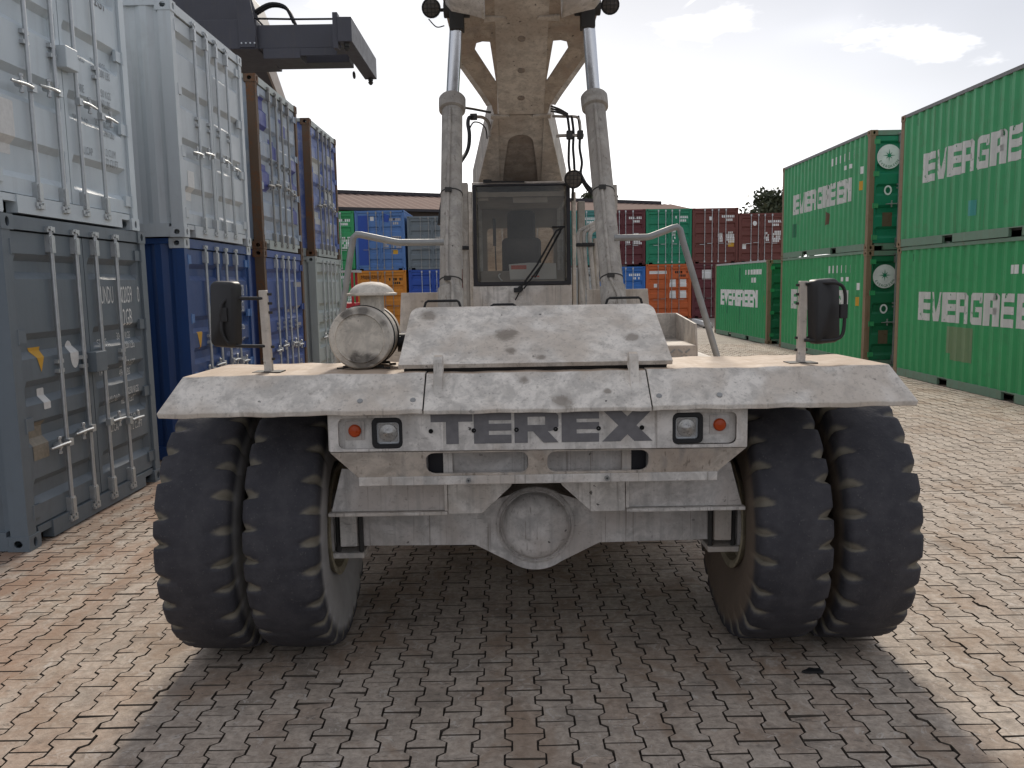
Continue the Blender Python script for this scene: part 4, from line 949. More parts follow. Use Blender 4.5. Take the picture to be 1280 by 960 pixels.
# drive axle with banjo housing
ax = [(-1.15, .588), (-.33, .580)] + [(.235 * math.cos(R_(a)), .668 + .235 * math.sin(R_(a))) for a in range(234, 307, 8)] + [(.35, .582), (1.15, .592), (1.15, .80), (.33, .80)] + \
     [(.235 * math.cos(R_(a)), .668 + .235 * math.sin(R_(a))) for a in range(54, 127, 9)] + [(-.33, .80), (-1.15, .80)]
b = B(); b.plate(ax, [], XZ(4.80), .40); axle = b.build('drive_axle', M_under, mach, bev=.012)
b = B(); b.lathe([(.212, 0), (.212, .012), (.198, .022), (.190, .012), (.186, .012), (.184, .022), (.176, .050), (.155, .072), (.120, .086), (.095, .089), (.085, .091), (.07, .100), (.04, .106), (0, .107)], (0, 4.40, .690), (0, -1, 0), 56)
b.build('differential_cover', M_under, axle, smooth=28)
for s in (-1, 1):
    b = B(); b.box(s * 1.015 - .045, s * 1.015 + .045, 4.345, 4.40, .60, .842); br = b.build('axle_bracket', M_white2, mach, bev=.004)
    for q in (-.062, .062):
        b = B(); b.tube([(s * 1.015 + q, 4.38, .845), (s * 1.015 + q, 4.38, .55)], .014, 8); b.build('u_bolt', M_darksteel, br)
    b = B(); b.box(s * 1.02 - .085, s * 1.02 + .085, 4.35, 4.80, .532, .562); b.build('clamp_plate', M_white2, br, bev=.004)
    b = B(); b.box(*sorted((s * 1.10, s * 1.20)), 4.37, 4.78, .565, .80); b.cyl((s * 1.02, 4.575, .69), (s * 1.45, 4.575, .69), .165, n=28); b.build('hub', M_under, axle, smooth=40)
# frame and hidden bulk behind
b = B()
for s in (-1, 1): b.box(*sorted((s * .55, s * .62)), 4.13, 10.2, .88, 1.45); b.box(*sorted((s * .62, s * .98)), 4.125, 4.75, 1.09, 1.40)
b.box(-.55, .55, 4.9, 5.0, .85, 1.45); b.box(-.55, .55, 8.9, 9.0, .85, 1.45); b.build('chassis', M_chassis, mach)
for s in (-1, 1):
    b = B(); b.box(*sorted((s * .60, s * 1.45)), 5.40, 7.6, .62, 1.42); b.build('sun_block_left' if s < 0 else 'sun_block_right', M_boom, mach, bev=.03)  # added unseen boxes that keep sun strips off the ground underneath
b = B(); b.box(-.95, .95, 9.4, 10.6, .62, 1.62); b.build('counterweight', M_white, mach, bev=.05)
b = B(); b.box(-1.0, 1.0, 9.78, 9.98, .5, .74); b.build('steer_axle', M_chassis, mach)
b = B(); b.box(-.60, .60, 5.2, 9.3, 1.45, 1.60); b.build('centre_deck', M_boom, mach)

# air cleaner with rain cap
cx, cz = -.868, 1.745
b = B(); b.lathe([(0, .0), (.118, .0), (.122, .006), (.127, .0), (.150, -.004), (.158, -.016), (.158, -.20), (.156, -.36), (.150, -.385), (0, -.385)], (cx, 4.11, cz), (0, -1, 0), 48); ac = b.build('air_cleaner', M_filter, mach, smooth=35)
for y in (4.205, 4.36): b = B(); b.lathe([(.1585, -.008), (.1625, -.006), (.1625, .006), (.1585, .008)], (cx, y, cz), (0, 1, 0), 48); b.build('strap', M_black, ac, smooth=40)
for y in (4.18, 4.40):
    for s in (-1, 1): b = B(); b.tube([(cx + s * .06, y, cz - .147), (cx + s * .10, y, cz - .150), (cx + s * .105, y, 1.584), (cx + s * .135, y, 1.586)], .008, 6); b.build('foot', M_darksteel, ac)
b = B(); b.box(cx - .05, cx + .05, 4.15, 4.45, 1.580, 1.60); b.build('base', M_darksteel, ac)
b = B(); b.lathe([(.062, -.06), (.062, .075)], (-.832, 4.30, 1.89), (0, 0, 1), 24); b.lathe([(.122, 0), (.130, .004), (.130, .012), (.116, .016), (.105, .035), (.080, .055), (.045, .068), (0, .072)], (-.832, 4.30, 1.952), (0, 0, 1), 32)
b.build('rain_cap', M_filter, ac, smooth=40)
b = B(); b.tube(smoothpts([(-.72, 4.40, 1.70), (-.60, 4.42, 1.69), (-.52, 4.45, 1.62)]), .05, 12); b.build('intake_pipe', M_black, ac, smooth=60)

# side mirrors on posts
def mirror(s):
    t = empty('side_mirror', (s * 1.325, 4.10 - YA, 1.58)); t.parent = mach
    def Bm(): return MB((0, 0, 0))
    b = Bm(); b.box(-.020, .020, -.016, .016, 0, .41); p = b.build('post', M_white, t, bev=.004); p.rotation_euler = (0, R_(-1.2 if s < 0 else .6), 0)
    b = Bm(); b.box(-.07, .07, -.05, .05, .002, .010); b.build('foot_plate', M_darksteel, t)
    for z in (.07, .13, .30, .345, .39):
        b = Bm(); b.cyl((-.03, 0, z), (.032, 0, z), .007, n=6); b.build('bolt', M_darksteel, t)
    w_, h_ = (.145, .325) if s < 0 else (.150, .318)
    c = Vector((-.188 if s < 0 else .098, .0, .295 if s < 0 else .26))
    b = Bm(); ol = rrect(-w_ / 2, w_ / 2, -h_ / 2, h_ / 2, .03, 4); k = len(ol)
    rings = [(1, .012), (1.0, -.020), (.985, -.034), (.94, -.044), (.86, -.050)]
    vs = [(x * q, y, z * (1 - (1 - q) * .6)) for q, y in rings for x, z in ol]
    fs = [(i * k + j, i * k + (j + 1) % k, (i + 1) * k + (j + 1) % k, (i + 1) * k + j) for i in range(len(rings) - 1) for j in range(k)] + [tuple(range(k)), tuple((len(rings) - 1) * k + j for j in range(k))]
    b.add(vs, fs); hd = b.build('housing', M_blackplastic, t, smooth=50, loc=c); hd.rotation_euler = (0, R_(3 * -s), R_(20 * s))
    b = Bm(); b.plate(rrect(-w_ / 2 + .008, w_ / 2 - .008, -h_ / 2 + .008, h_ / 2 - .008, .025, 4), [], XZ(.018), .004); mg = b.build('mirror_glass', M_chrome, t, loc=c); mg.rotation_euler = hd.rotation_euler
    if s < 0: arms = [[(-.01, -.01, .37), (-.14, -.035, .372), (-.185, -.06, .36), (-.20, -.066, .31), (-.20, -.062, .27)], [(-.01, -.01, .135), (-.13, -.035, .14), (-.175, -.055, .155), (-.20, -.066, .21), (-.20, -.062, .26)]]
    else: arms = [[(.01, -.02, .395), (.06, -.05, .40), (.15, -.06, .395), (.185, -.06, .36), (.19, -.06, .28)], [(.01, -.02, .12), (.06, -.05, .118), (.14, -.06, .122), (.182, -.06, .15), (.19, -.06, .25)]]
    for a in arms: b = Bm(); b.tube(smoothpts(a), .0085, 8); b.build('mirror_arm', M_blackplastic, t, smooth=60)
    b = Bm(); b.box(-.018, .018, -.012, .012, -.035, .035); b.build('clamp', M_blackplastic, t, bev=.004, loc=(c.x + (.0 if s < 0 else .085), -.058, c.z))
    return t
mirror(-1); mirror(1)

# hand rails
b = B(); b.tube([(-1.17, 4.95, 1.50), (-1.155, 4.95, 1.66), (-1.05, 4.92, 2.20), (-1.03, 4.915, 2.285), (-1.01, 4.91, 2.302), (-.985, 4.91, 2.300), (-.79, 4.91, 2.256), (-.76, 4.91, 2.251), (-.50, 4.92, 2.250)], .0195, 12); b.build('hand_rail', M_galvdull, mach, smooth=60)
b = B(); b.tube([(1.14, 4.95, 1.46), (1.125, 4.95, 1.53), (.905, 4.92, 2.23), (.885, 4.915, 2.30), (.865, 4.91, 2.315), (.84, 4.91, 2.308), (.715, 4.91, 2.263), (.69, 4.91, 2.258), (.50, 4.92, 2.258)], .0195, 12); b.build('hand_rail', M_galvdull, mach, smooth=60)
# steps and side plates
b = B(); b.box(.63, 1.00, 4.98, 5.0, 1.44, 1.612); b.box(.63, 1.00, 5.0, 5.55, 1.604, 1.614); st = b.build('step', M_boom, mach, bev=.003)
b = B(); b.plate([(4.96, 1.42), (5.02, 1.74), (5.62, 1.785), (5.62, 1.42)], [], YZ(1.0), .014); b.build('step_side', M_boom, st, bev=.002)
b = B(); b.box(.62, 1.0, 5.60, 5.62, 1.42, 1.785); b.build('step_back', M_boom, st)
b = B()
for i in range(7):
    for j in range(3): b.obox(Vector((.68 + i * .045, 4.978, 1.50 + j * .04)), .034, .004, .010, Matrix.Rotation(R_(40 if (i + j) % 2 else -40), 3, 'Y'))
b.build('tread_pattern', M_galvdull, st)
for s in (-1, 1):
    x0, x1 = ((-.878, -.60) if s < 0 else (.40, .812))
    b = B(); b.plate([(x0 + (.0 if s < 0 else 0), 1.60), (x1 + (.03 if s > 0 else 0), 1.60), (x1, 1.952), (x0 + (.025 if s < 0 else 0), 1.952)], [], XZ(5.62), .012); b.build('side_plate', M_boom, mach, bev=.003)
b = B(); b.box(-.92, -.62, 5.0, 5.55, 1.45, 1.70); b.build('tool_box', M_boom, mach, bev=.006)

# lift cylinders
for s in (-1, 1):
    sh = .028
    base = Vector((s * .532 + sh, 5.30, 1.70)); col = Vector((s * .506, 6.10, 3.31)); top = Vector((s * .455, 6.02, 3.86))
    d = (col - base).normalized(); b = B()
    b.tube([base, base + d * .30, base + d * .31, col - d * .005], [.083, .083, .074, .073], 28); cy = b.build('lift_cylinder', M_cyl, mach, smooth=35)
    b = B(); b.lathe([(.073, -.10), (.094, -.09), (.096, -.06), (.096, .0), (.088, .012), (.05, .014)], col, d, 28); b.build('gland', M_cyl, cy, smooth=35)
    b = B(); b.tube([col, top], .046, 24); b.build('piston_rod', M_chrome, cy, smooth=40)
    b = B(); b.obox(top + Vector((0, 0, -.03)), .100, .10, .15, Matrix.Identity(3)); b.cyl(top + Vector((-.09, 0, .04)), top + Vector((.09, 0, .04)), .055, n=20); b.build('rod_eye', M_darksteel, cy, bev=.006)
    # pipe along the barrel
    fr = Vector((0, -1, .25)).normalized(); si = Vector((.30 * s * -1 + .30, 0, 0)) * 0
    q = [base + d * .10 + fr * .094 + Vector((.02, 0, 0)), base + d * .22 + fr * .096 + Vector((.02, 0, 0)), base + d * .33 + fr * .09 + Vector((-.015 * s, 0, 0)), base + d * .42 + fr * .086 + Vector((-.02, 0, 0)), base + d * 1.0 + fr * .084 + Vector((-.018, 0, 0)), col - d * .16 + fr * .084 + Vector((-.01, 0, 0)), col - d * .12 + fr * .075 + Vector((-.01, 0, 0))]
    b = B(); b.tube(smoothpts(q, 4), .011, 8); b.build('oil_pipe', M_cyl, cy, smooth=60)
    for f in (.36, 1.02):
        b = B(); b.lathe([(.0755, -.004), (.078, -.003), (.078, .003), (.0755, .004)], base + d * f, d, 28); b.obox(base + d * f + fr * .092 + Vector((-.015, 0, 0)), .045, .03, .03, Matrix.Identity(3)); b.build('pipe_clamp', M_darksteel, cy)
    b = B(); b.obox(base, .24, .22, .10, Matrix.Identity(3)); b.build('cylinder_foot', M_cyl, cy, bev=.01)

# boom, seen from below
SL = (3.43 - 3.95) / 1.2
def bz(y): return 3.95 + SL * (y - 6.0)
bd = Vector((0, 1, SL)).normalized(); bnrm = Vector((0, -SL, 1)).normalized()
MB0 = Matrix(((1, 0, 0, 0), (0, bd.y, bnrm.y, 6.0), (0, bd.z, bnrm.z, 3.95), (0, 0, 0, 1)))      # x, along boom (backwards), up
def ly(y): return (y - 6.0) / bd.y
def Bp(): return B()
b = B(); b.plate([(-.187, ly(.9)), (.187, ly(.9)), (.193, ly(7.22)), (-.193, ly(7.22))], [], MB0, .014); boom = b.build('boom', M_boom, mach, bev=.003)
b = B()
for s in (-1, 1): b.plate([(s * .175, ly(.9)), (s * .187, ly(.9)), (s * .193, ly(9.6)), (s * .181, ly(9.6))][::s], [], MB0 @ Matrix.Translation((0, 0, .012)), .46)
b.plate([(-.187, ly(.9)), (.187, ly(.9)), (.193, ly(9.6)), (-.193, ly(9.6))], [], MB0 @ Matrix.Translation((0, 0, .47)), .014); b.build('boom_box', M_boom, boom)
for y in (6.36, 6.69, 7.01):
    b = B(); b.lathe([(.030, 0), (.030, .004), (.024, .006), (.022, .001), (0, .001)], MB0 @ Vector((0, ly(y), 0)), -bnrm, 20); b.build('inspection_cover', M_boomdark, boom, smooth=40)
for s in (-1, 1):
    # gusset wing that carries the cylinder head
    wing = [(.190, ly(5.80)), (.56, ly(5.80)), (.535, ly(6.15)), (.495, ly(6.52)), (.290, ly(6.98)), (.245, ly(7.10)), (.222, ly(7.26)), (.194, ly(7.26))]
    hole = [(.352, ly(6.47)), (.335, ly(6.40)), (.29, ly(6.385)), (.235, ly(6.39)), (.200, ly(6.83))]
    wg = [(s * x, y) for x, y in wing]; hl = [(s * x, y) for x, y in hole]
    b = B(); b.plate(wg if s > 0 else wg[::-1], [hl[::-1] if s > 0 else hl], MB0 @ Matrix.Translation((0, 0, .002)), .016); wn = b.build('cylinder_bracket', M_boomwing, boom, bev=.002)
    edge = [(.497, ly(6.50)), (.292, ly(6.98)), (.247, ly(7.10))]
    b = B()
    for (xa, ya), (xb, yb) in zip(edge, edge[1:]):
        dx, dy2 = xb - xa, yb - ya; L_ = math.hypot(dx, dy2); nx, ny = dy2 / L_ * .042, -dx / L_ * .042
        pl = [(s * xa, ya), (s * xb, yb), (s * (xb + nx), yb + ny), (s * (xa + nx), ya + ny)]
        b.plate(pl, [], MB0 @ Matrix.Translation((0, 0, .004)), .05)
    b.build('bracket_edge', M_white2, boom)
    # pale fairing above the cylinder head, nearer the camera
    b = B(); vs = []
    for x, zl in ((.50, 3.84), (.465, 3.80), (.40, 3.787), (.34, 3.775), (.275, 3.755), (.252, 3.745)):
        for yy, zz in ((5.30, .42), (5.58, .04), (5.70, .0), (5.74, .06), (5.76, .30)): vs.append((s * x, yy, zl + zz))
    fs = [(i * 5 + j, i * 5 + j + 1, (i + 1) * 5 + j + 1, (i + 1) * 5 + j) for i in range(5) for j in range(4)]
    b.add(vs, fs); b.build('fairing', M_white2, boom, solid=.012, smooth=40)
    for y0, x0 in ((6.13, .25), (7.21, .235)):
        b = B(); pl = [(s * (x0 + .02), ly(y0)), (s * (x0 - .13), ly(y0) + .012), (s * (x0 - .145), ly(y0) + .04), (s * (x0 + .02), ly(y0) + .055)]
        b.plate(pl, [], MB0 @ Matrix.Translation((0, 0, -.016)), .017); b.build('stiffener', M_boom, boom, bev=.003)
    # cheek plates widening to the pivot
    ck = [(.194, ly(7.24)), (.218, ly(7.24)), (.470, ly(8.60)), (.54, ly(9.3)), (.54, ly(10.2)), (.215, ly(10.2)), (.205, ly(8.6))]
    ck = [(s * x, y) for x, y in ck]
    b = B(); b.plate(ck if s > 0 else ck[::-1], [], MB0 @ Matrix.Translation((0, 0, -.010)), .014); cp = b.build('cheek_plate', M_boom, boom, bev=.002)
    b = B()
    for (xa, ya), (xb, yb) in (((.218, 7.24), (.470, 8.60)), ((.470, 8.60), (.54, 10.2))):
        b.plate([(s * xa, ly(ya)), (s * xb, ly(yb)), (s * (xb + .012), ly(yb)), (s * (xa + .012), ly(ya))], [], MB0 @ Matrix.Translation((0, 0, -.02)), .40)
    b.build('cheek_edge', M_boom, boom)
arch = [(-.20, ly(10.2)), (-.196, ly(8.6)), (-.15, ly(7.95))] + [(.115 * math.cos(R_(a)), ly(7.62) - .13 * math.sin(R_(a))) for a in range(180, -1, -20)] + [(.15, ly(7.95)), (.196, ly(8.6)), (.20, ly(10.2))]
o_ = [(-.202, ly(7.235)), (.202, ly(7.235)), (.215, ly(10.25)), (-.215, ly(10.25))]
arch_c = [(x, min(y, ly(10.2))) for x, y in arch]
b = B(); b.plate(o_, [arch_c[::-1]], MB0 @ Matrix.Translation((0, 0, .006)), .012); b.build('boom_root', M_boom, boom)
b = B(); b.plate([(-.19, ly(7.3)), (.19, ly(7.3)), (.19, ly(10.2)), (-.19, ly(10.2))], [], MB0 @ Matrix.Translation((0, 0, .03)), .012); b.build('boom_recess', M_boomdark, boom)
b = B()
for s in (-1, 1): b.box(s * .42 - .04, s * .42 + .04, 9.4, 10.2, 1.4, 2.6)
b.build('boom_pivot_tower', M_boom, mach)
# boom head and telescoping section out over the camera
b = B(); b.plate([(-.15, ly(-1.5)), (.15, ly(-1.5)), (.15, ly(1.2)), (-.15, ly(1.2))], [], MB0 @ Matrix.Translation((0, 0, .04)), .38); b.build('inner_boom', M_boom, boom)

# work lamps
def work_lamp(c, r, stalk):
    c = Vector(c); f = Vector((0, -1, -.28)).normalized(); b = B()
    b.lathe([(r * .45, -.07), (r * .8, -.05), (r, -.012), (r, .014), (r * .86, .014), (r * .86, .004), (0, .008)], c, f, 20); o = b.build('work_lamp', M_blackplastic, mach, smooth=40)
    b = B(); b.lathe([(r * .85, .0), (r * .8, .013), (0, .017)], c, f, 20); ln = b.build('lens', M_wlens, o, smooth=40)
    a = Vector((1, 0, 0)); u_ = f.cross(a).normalized(); b = B()
    for q in (-.4, 0, .4):
        h = r * math.sqrt(1 - q * q) * .9
        b.tube([c + a * r * q - u_ * h + f * .018, c + a * r * q + f * .022, c + a * r * q + u_ * h + f * .018], .0022, 5); b.tube([c + u_ * r * q - a * h + f * .018, c + u_ * r * q + f * .022, c + u_ * r * q + a * h + f * .018], .0022, 5)
    b.build('guard', M_darksteel, o)
    b = B(); b.tube(stalk, .012, 8); b.build('bracket', M_darksteel, o)
work_lamp((-.628, 5.98, 3.90), .066, [(-.60, 6.03, 3.90), (-.53, 6.02, 3.90)])
work_lamp((.608, 5.98, 3.90), .064, [(.58, 6.03, 3.90), (.52, 6.02, 3.90)])
work_lamp((.430, 7.08, 2.862), .078, [(.43, 7.12, 2.86), (.43, 7.18, 2.74), (.43, 7.2, 2.70)])
b = B(); b.tube(smoothpts([(-.65, 6.0, 3.835), (-.60, 6.03, 3.79), (-.545, 6.04, 3.80)]), .004, 6); b.build('lamp_cable', M_black, mach)

# cab
CY0, CY1, CX0, CX1, CZ0, CZ1 = 7.20, 8.55, -.432, .412, 1.62, 2.845
cab = empty('cab', (0, CY0 - YA, CZ0)); cab.parent = mach
OFC = (0, CY0, CZ0)
def Bc(): return MB(OFC)
b = Bc()
b.plate([(CX0, 1.985), (CX1, 1.985), (CX1 - .004, CZ1), (CX0 + .01, CZ1)], [rrect(CX0 + .036, CX1 - .034, 2.018, CZ1 - .016, .012, 3)[::-1]], XZ(CY0 + .04), .05); b.build('windscreen_frame', M_darkframe, cab, bev=.004)
b = Bc(); b.add([(CX0 + .02, CY0 + .012, 1.995), (CX1 - .02, CY0 + .012, 1.995), (CX1 - .022, CY0 + .012, CZ1 - .006), (CX0 + .028, CY0 + .012, CZ1 - .006)], [(0, 1, 2, 3)]); b.build('windscreen', M_glass, cab)
b = Bc(); b.box(CX0 - .005, CX1 + .005, CY0 - .005, CY0 + .03, CZ0, 1.982); b.box(CX0, CX1, CY0 - .008, CY0 - .003, CZ0, 1.84); b.build('front_wall', M_white2, cab, bev=.004)
for x in (CX0 + .02, CX1 - .02):
    b = Bc(); b.box(x - .022, x + .022, CY1 - .05, CY1, CZ0, CZ1); b.box(x - .02, x + .02, CY0 + .05, CY0 + .09, CZ0, CZ1)
    b.box(x - .018, x + .018, CY0 + .05, CY1, CZ0, 2.05); b.build('side_frame', M_white, cab, bev=.004)
b = Bc(); b.box(CX0, CX1, CY0 + .02, CY1, CZ1 - .0, CZ1 + .022); b.build('roof', M_boom, cab, bev=.012)
b = Bc(); b.box(CX0 + .03, CX1 - .03, CY0 + .06, CY1 - .05, CZ1 - .10, CZ1 - .06); b.box(-.08, .22, CY0 + .10, CY0 + .16, CZ1 - .15, CZ1 - .10); b.build('headlining', M_cabin, cab)
b = Bc(); b.plate([(CX0 + .03, CZ0), (CX1 - .03, CZ0), (CX1 - .03, CZ1 - .05), (CX0 + .03, CZ1 - .05)], [rrect(CX0 + .09, -.02, 2.06, 2.56, .04, 3)[::-1], rrect(.02, CX1 - .08, 2.06, 2.56, .04, 3)[::-1]], XZ(CY1 - .01), .02); b.build('rear_wall', M_cabin, cab)
for x in (CX0 + .006, CX1 - .012):
    b = Bc(); b.add([(x, CY0 + .09, 2.05), (x, CY1 - .05, 2.05), (x, CY1 - .05, CZ1 - .02), (x, CY0 + .09, CZ1 - .02)], [(0, 1, 2, 3)]); b.build('side_window', M_sideglass, cab)
b = Bc(); b.box(CX0 + .04, CX1 - .04, CY0 + .06, CY1 - .05, CZ0, 1.72); b.build('cab_floor', M_cabin, cab)
b = Bc(); b.add([(CX0 + .05, CY0 + .06, 2.02), (CX1 - .05, CY0 + .06, 2.02), (CX1 - .05, CY0 + .26, 2.12), (CX0 + .05, CY0 + .26, 2.12), (CX0 + .05, CY0 + .06, 1.7), (CX1 - .05, CY0 + .06, 1.7), (CX1 - .05, CY0 + .30, 1.7), (CX0 + .05, CY0 + .30, 1.7)],
      [(0, 1, 2, 3), (0, 4, 5, 1), (3, 2, 6, 7), (0, 3, 7, 4), (1, 5, 6, 2)]); b.build('dashboard', M_cabin, cab, bev=.01)
bs = MB()
for x0, x1, y0, y1, z0, z1, r in ((-.19, .19, -.05, .38, .22, .36, .05), (-.19, .19, .30, .44, .34, .72, .05), (-.135, .135, .32, .43, .66, .98, .05)):
    n_ = 6
    for side in range(1):
        ol = rrect(x0, x1, z0, z1, r, n_); k = len(ol); cxm, czm = (x0 + x1) / 2, (z0 + z1) / 2
        rings = [(.86, y0), (.96, y0 + .02), (1, y0 + .05), (1, y1 - .04), (.9, y1)]
        bs.add([(cxm + (x - cxm) * q, y, czm + (z - czm) * q) for q, y in rings for x, z in ol],
               [(i * k + j, i * k + (j + 1) % k, (i + 1) * k + (j + 1) % k, (i + 1) * k + j) for i in range(4) for j in range(k)] + [tuple(range(k)), tuple(4 * k + j for j in range(k))])
bs.cyl((0, .2, .0), (0, .2, .24), .08, n=14)
bs.build('driver_seat', M_seat, cab, smooth=50, loc=(0, .55, .1))
b = Bc(); sc = Vector((.02, CY0 + .36, 2.10)); sn = Vector((0, -.55, .83)).normalized(); pts = []
a_ = Vector((1, 0, 0)); b_ = sn.cross(a_)
pts = [sc + (a_ * math.cos(2 * math.pi * i / 28) + b_ * math.sin(2 * math.pi * i / 28)) * .155 for i in range(29)]
b.tube(pts, .012, 8, caps=False)
for q in (20, 160, 270): b.tube([sc, sc + (a_ * math.cos(R_(q)) + b_ * math.sin(R_(q))) * .15], .009, 6)
b.cyl(sc, sc - sn * .35, .022, n=10); b.build('steering_wheel', M_black, cab, smooth=60)
b = Bc(); b.tube([(-.24, CY0 + .32, 2.12), (-.245, CY0 + .30, 2.36)], .006, 6); b.box(-.262, -.235, CY0 + .28, CY0 + .31, 2.34, 2.58); b.build('control_lever', M_black, cab)
b = Bc(); b.box(-.38, -.29, CY0 + .09, CY0 + .14, CZ1 - .13, CZ1 - .05); b.build('speaker', M_cabin, cab, bev=.006)
b = Bc(); b.tube(smoothpts([(-.20, CY0 + .05, 2.09), (-.215, CY0 + .045, 2.07), (-.19, CY0 + .05, 2.03), (-.185, CY0 + .05, 1.985 + .05)]), .006, 5); b.build('rag', M_stick, cab)
# wipers
b = Bc(); b.box(-.085, -.02, CY0 - .05, CY0 - .012, 1.925, 1.965); b.lathe([(.022, 0), (.026, .02), (0, .03)], (-.03, CY0 - .02, 1.955), (0, -1, 0), 12)
b.tube([(-.03, CY0 - .045, 1.96), (.12, CY0 - .05, 2.16), (.285, CY0 - .045, 2.44), (.345, CY0 - .04, 2.475)], .008, 6); b.tube([(.0, CY0 - .045, 1.955), (.16, CY0 - .045, 2.16), (.325, CY0 - .04, 2.44)], .007, 6)
b.tube([(.10, CY0 - .028, 2.05), (.34, CY0 - .028, 2.475)], .008, 5); b.tube([(-.03, CY0 - .03, 1.94), (-.075, CY0 - .03, 1.86)], .006, 5); b.tube([(.25, CY0 - .04, 2.475), (.36, CY0 - .035, 2.475)], .008, 5); b.build('wiper', M_black, cab)
b = Bc(); b.tube([(-.33, CY0 - .03, 2.862), (.02, CY0 - .03, 2.858)], .008, 6); b.box(-.33, -.26, CY0 - .05, CY0 - .01, 2.855, 2.88); b.build('wiper', M_black, cab)

# columns, pipes and hoses at both sides of the cab
for x, z in ((-.500, 2.875), (-.452, 2.80), (.450, 2.78), (.515, 2.70)):
    b = B(); b.box(x - .030 if abs(x) > .48 else x - .016, x + .030 if abs(x) > .48 else x + .016, 7.30, 7.42, 1.55, z); b.build('column', M_white if abs(x) < .48 else M_cyl, mach, bev=.004)
def pipe(pts, r, m_=M_cyl, name='hydraulic_pipe', k=5, n=10):
    b = B(); b.tube(smoothpts(pts, k), r, n); return b.build(name, m_, mach, smooth=60)
pipe([(-.66, 6.9, 2.505), (-.62, 6.9, 2.50), (-.565, 6.9, 2.475), (-.515, 6.9, 2.455), (-.483, 6.9, 2.42), (-.478, 6.9, 2.36), (-.485, 6.9, 2.10), (-.50, 6.9, 1.60)], .017)
pipe([(-.66, 6.92, 2.43), (-.60, 6.92, 2.42), (-.555, 6.92, 2.385), (-.548, 6.92, 2.33), (-.55, 6.92, 2.1), (-.56, 6.92, 1.60)], .013)
pipe([(-.595, 6.95, 2.3), (-.59, 6.95, 2.0), (-.595, 6.95, 1.60)], .017)
b = B(); b.box(-.59, -.45, 6.86, 6.94, 2.285, 2.315); b.build('pipe_clamp', M_black, mach, bev=.006)
for i, x in enumerate((.455, .505, .555)):
    pipe([(x + .17 + .02 * i, 7.0, 2.80), (x + .17 + .02 * i, 7.0, 2.58), (x + .15, 7.0, 2.50), (x + .04, 6.98, 2.44), (x, 6.95, 2.40), (x - .003, 6.92, 2.30), (x + .015, 6.9, 2.05), (x + .05, 6.9, 1.60)], .016 + .003 * (i == 2))
pipe([(.600, 6.98, 2.36), (.605, 6.95, 2.1), (.63, 6.95, 1.60)], .022)
b = B(); b.box(.435, .585, 6.88, 6.95, 2.295, 2.325); b.build('pipe_clamp', M_black, mach, bev=.006)
pipe([(.50, 7.35, 2.95), (.56, 7.2, 2.80), (.66, 7.1, 2.68), (.74, 7.05, 2.60)], .02, M_darksteel, 'hydraulic_hose')
# hoses up to the boom
H1 = [(-.64, 6.3, 2.45), (-.60, 6.4, 2.70), (-.52, 6.6, 2.90), (-.445, 6.9, 3.08), (-.43, 7.0, 3.22), (-.445, 7.1, 3.33), (-.435, 7.15, 3.39), (-.40, 7.2, 3.405)]
pipe(H1, .016, M_black, 'hydraulic_hose')
pipe([(-.40, 7.2, 3.405), (-.33, 7.3, 3.42), (-.285, 7.4, 3.40), (-.27, 7.45, 3.33), (-.275, 7.45, 3.28)], .014, M_cyl)
pipe([(-.43, 7.05, 3.28), (-.40, 7.15, 3.35), (-.345, 7.3, 3.37), (-.305, 7.4, 3.34), (-.295, 7.42, 3.26)], .006, M_darksteel, 'hydraulic_hose')
pipe([(-.52, 6.2, 3.24), (-.47, 6.5, 3.34), (-.26, 7.2, 3.44)], .010, M_darksteel)
for c in ((-.40, 7.2, 3.405), (-.50, 6.3, 3.27)): b = B(); b.obox(Vector(c), .06, .05, .05, Matrix.Identity(3)); b.build('hose_fitting', M_darksteel, mach, bev=.006)
pipe([(.27, 7.2, 3.40), (.36, 7.15, 3.385), (.43, 7.1, 3.375), (.475, 7.1, 3.36), (.49, 7.1, 3.30), (.488, 7.1, 3.22)], .012, M_cyl)
pipe([(.29, 7.1, 3.22), (.40, 7.1, 3.222), (.52, 7.1, 3.22)], .014, M_cyl)
for i, x in enumerate((.395, .43, .485)):
    pipe([(x - .01, 7.1, 3.38), (x + .005, 7.1, 3.25), (x, 7.1, 3.12), (x - .002 + .01 * i, 7.1, 3.0), (x + .01, 7.1, 2.90)] + ([(.54, 7.0, 2.80), (.62, 6.9, 2.72), (.72, 6.7, 2.68)] if i == 2 else [(x + .01, 7.15, 2.8)]), .011, M_black, 'hydraulic_hose')
for i in range(3): pipe([(.25, 7.14, 3.47 - .02 * i), (.32, 7.12, 3.44 - .015 * i), (.39, 7.1, 3.395 - .008 * i)], .008, M_darksteel)
for x in (.40, .49): b = B(); b.obox(Vector((x, 7.1, 3.225)), .05, .05, .07, Matrix.Identity(3)); b.build('hose_fitting', M_darksteel, mach, bev=.006)
# papers lying on the dashboard
b = MB(); Mp = Matrix.Translation((X0 + .09, CY0 + .072, 2.035)) @ Matrix.Rotation(R_(62), 4, 'X')
b.plate([(-.205, 0), (.20, .0), (.20, .155), (-.04, .165), (-.215, .15)], [], Mp, .003); pp = b.build('paper_sheets', M_paper); tag(pp, 'white paper sheets lying behind the cab windscreen', 'paper')
b = MB(); b.plate(rc(-.195, -.06, .10, .14), [], Mp @ Matrix.Translation((0, 0, .0032)), .001); b.plate(rc(-.02, .05, .02, .035), [], Mp @ Matrix.Translation((0, 0, .0032)), .001); b.build('red_print', M_redprint, pp)

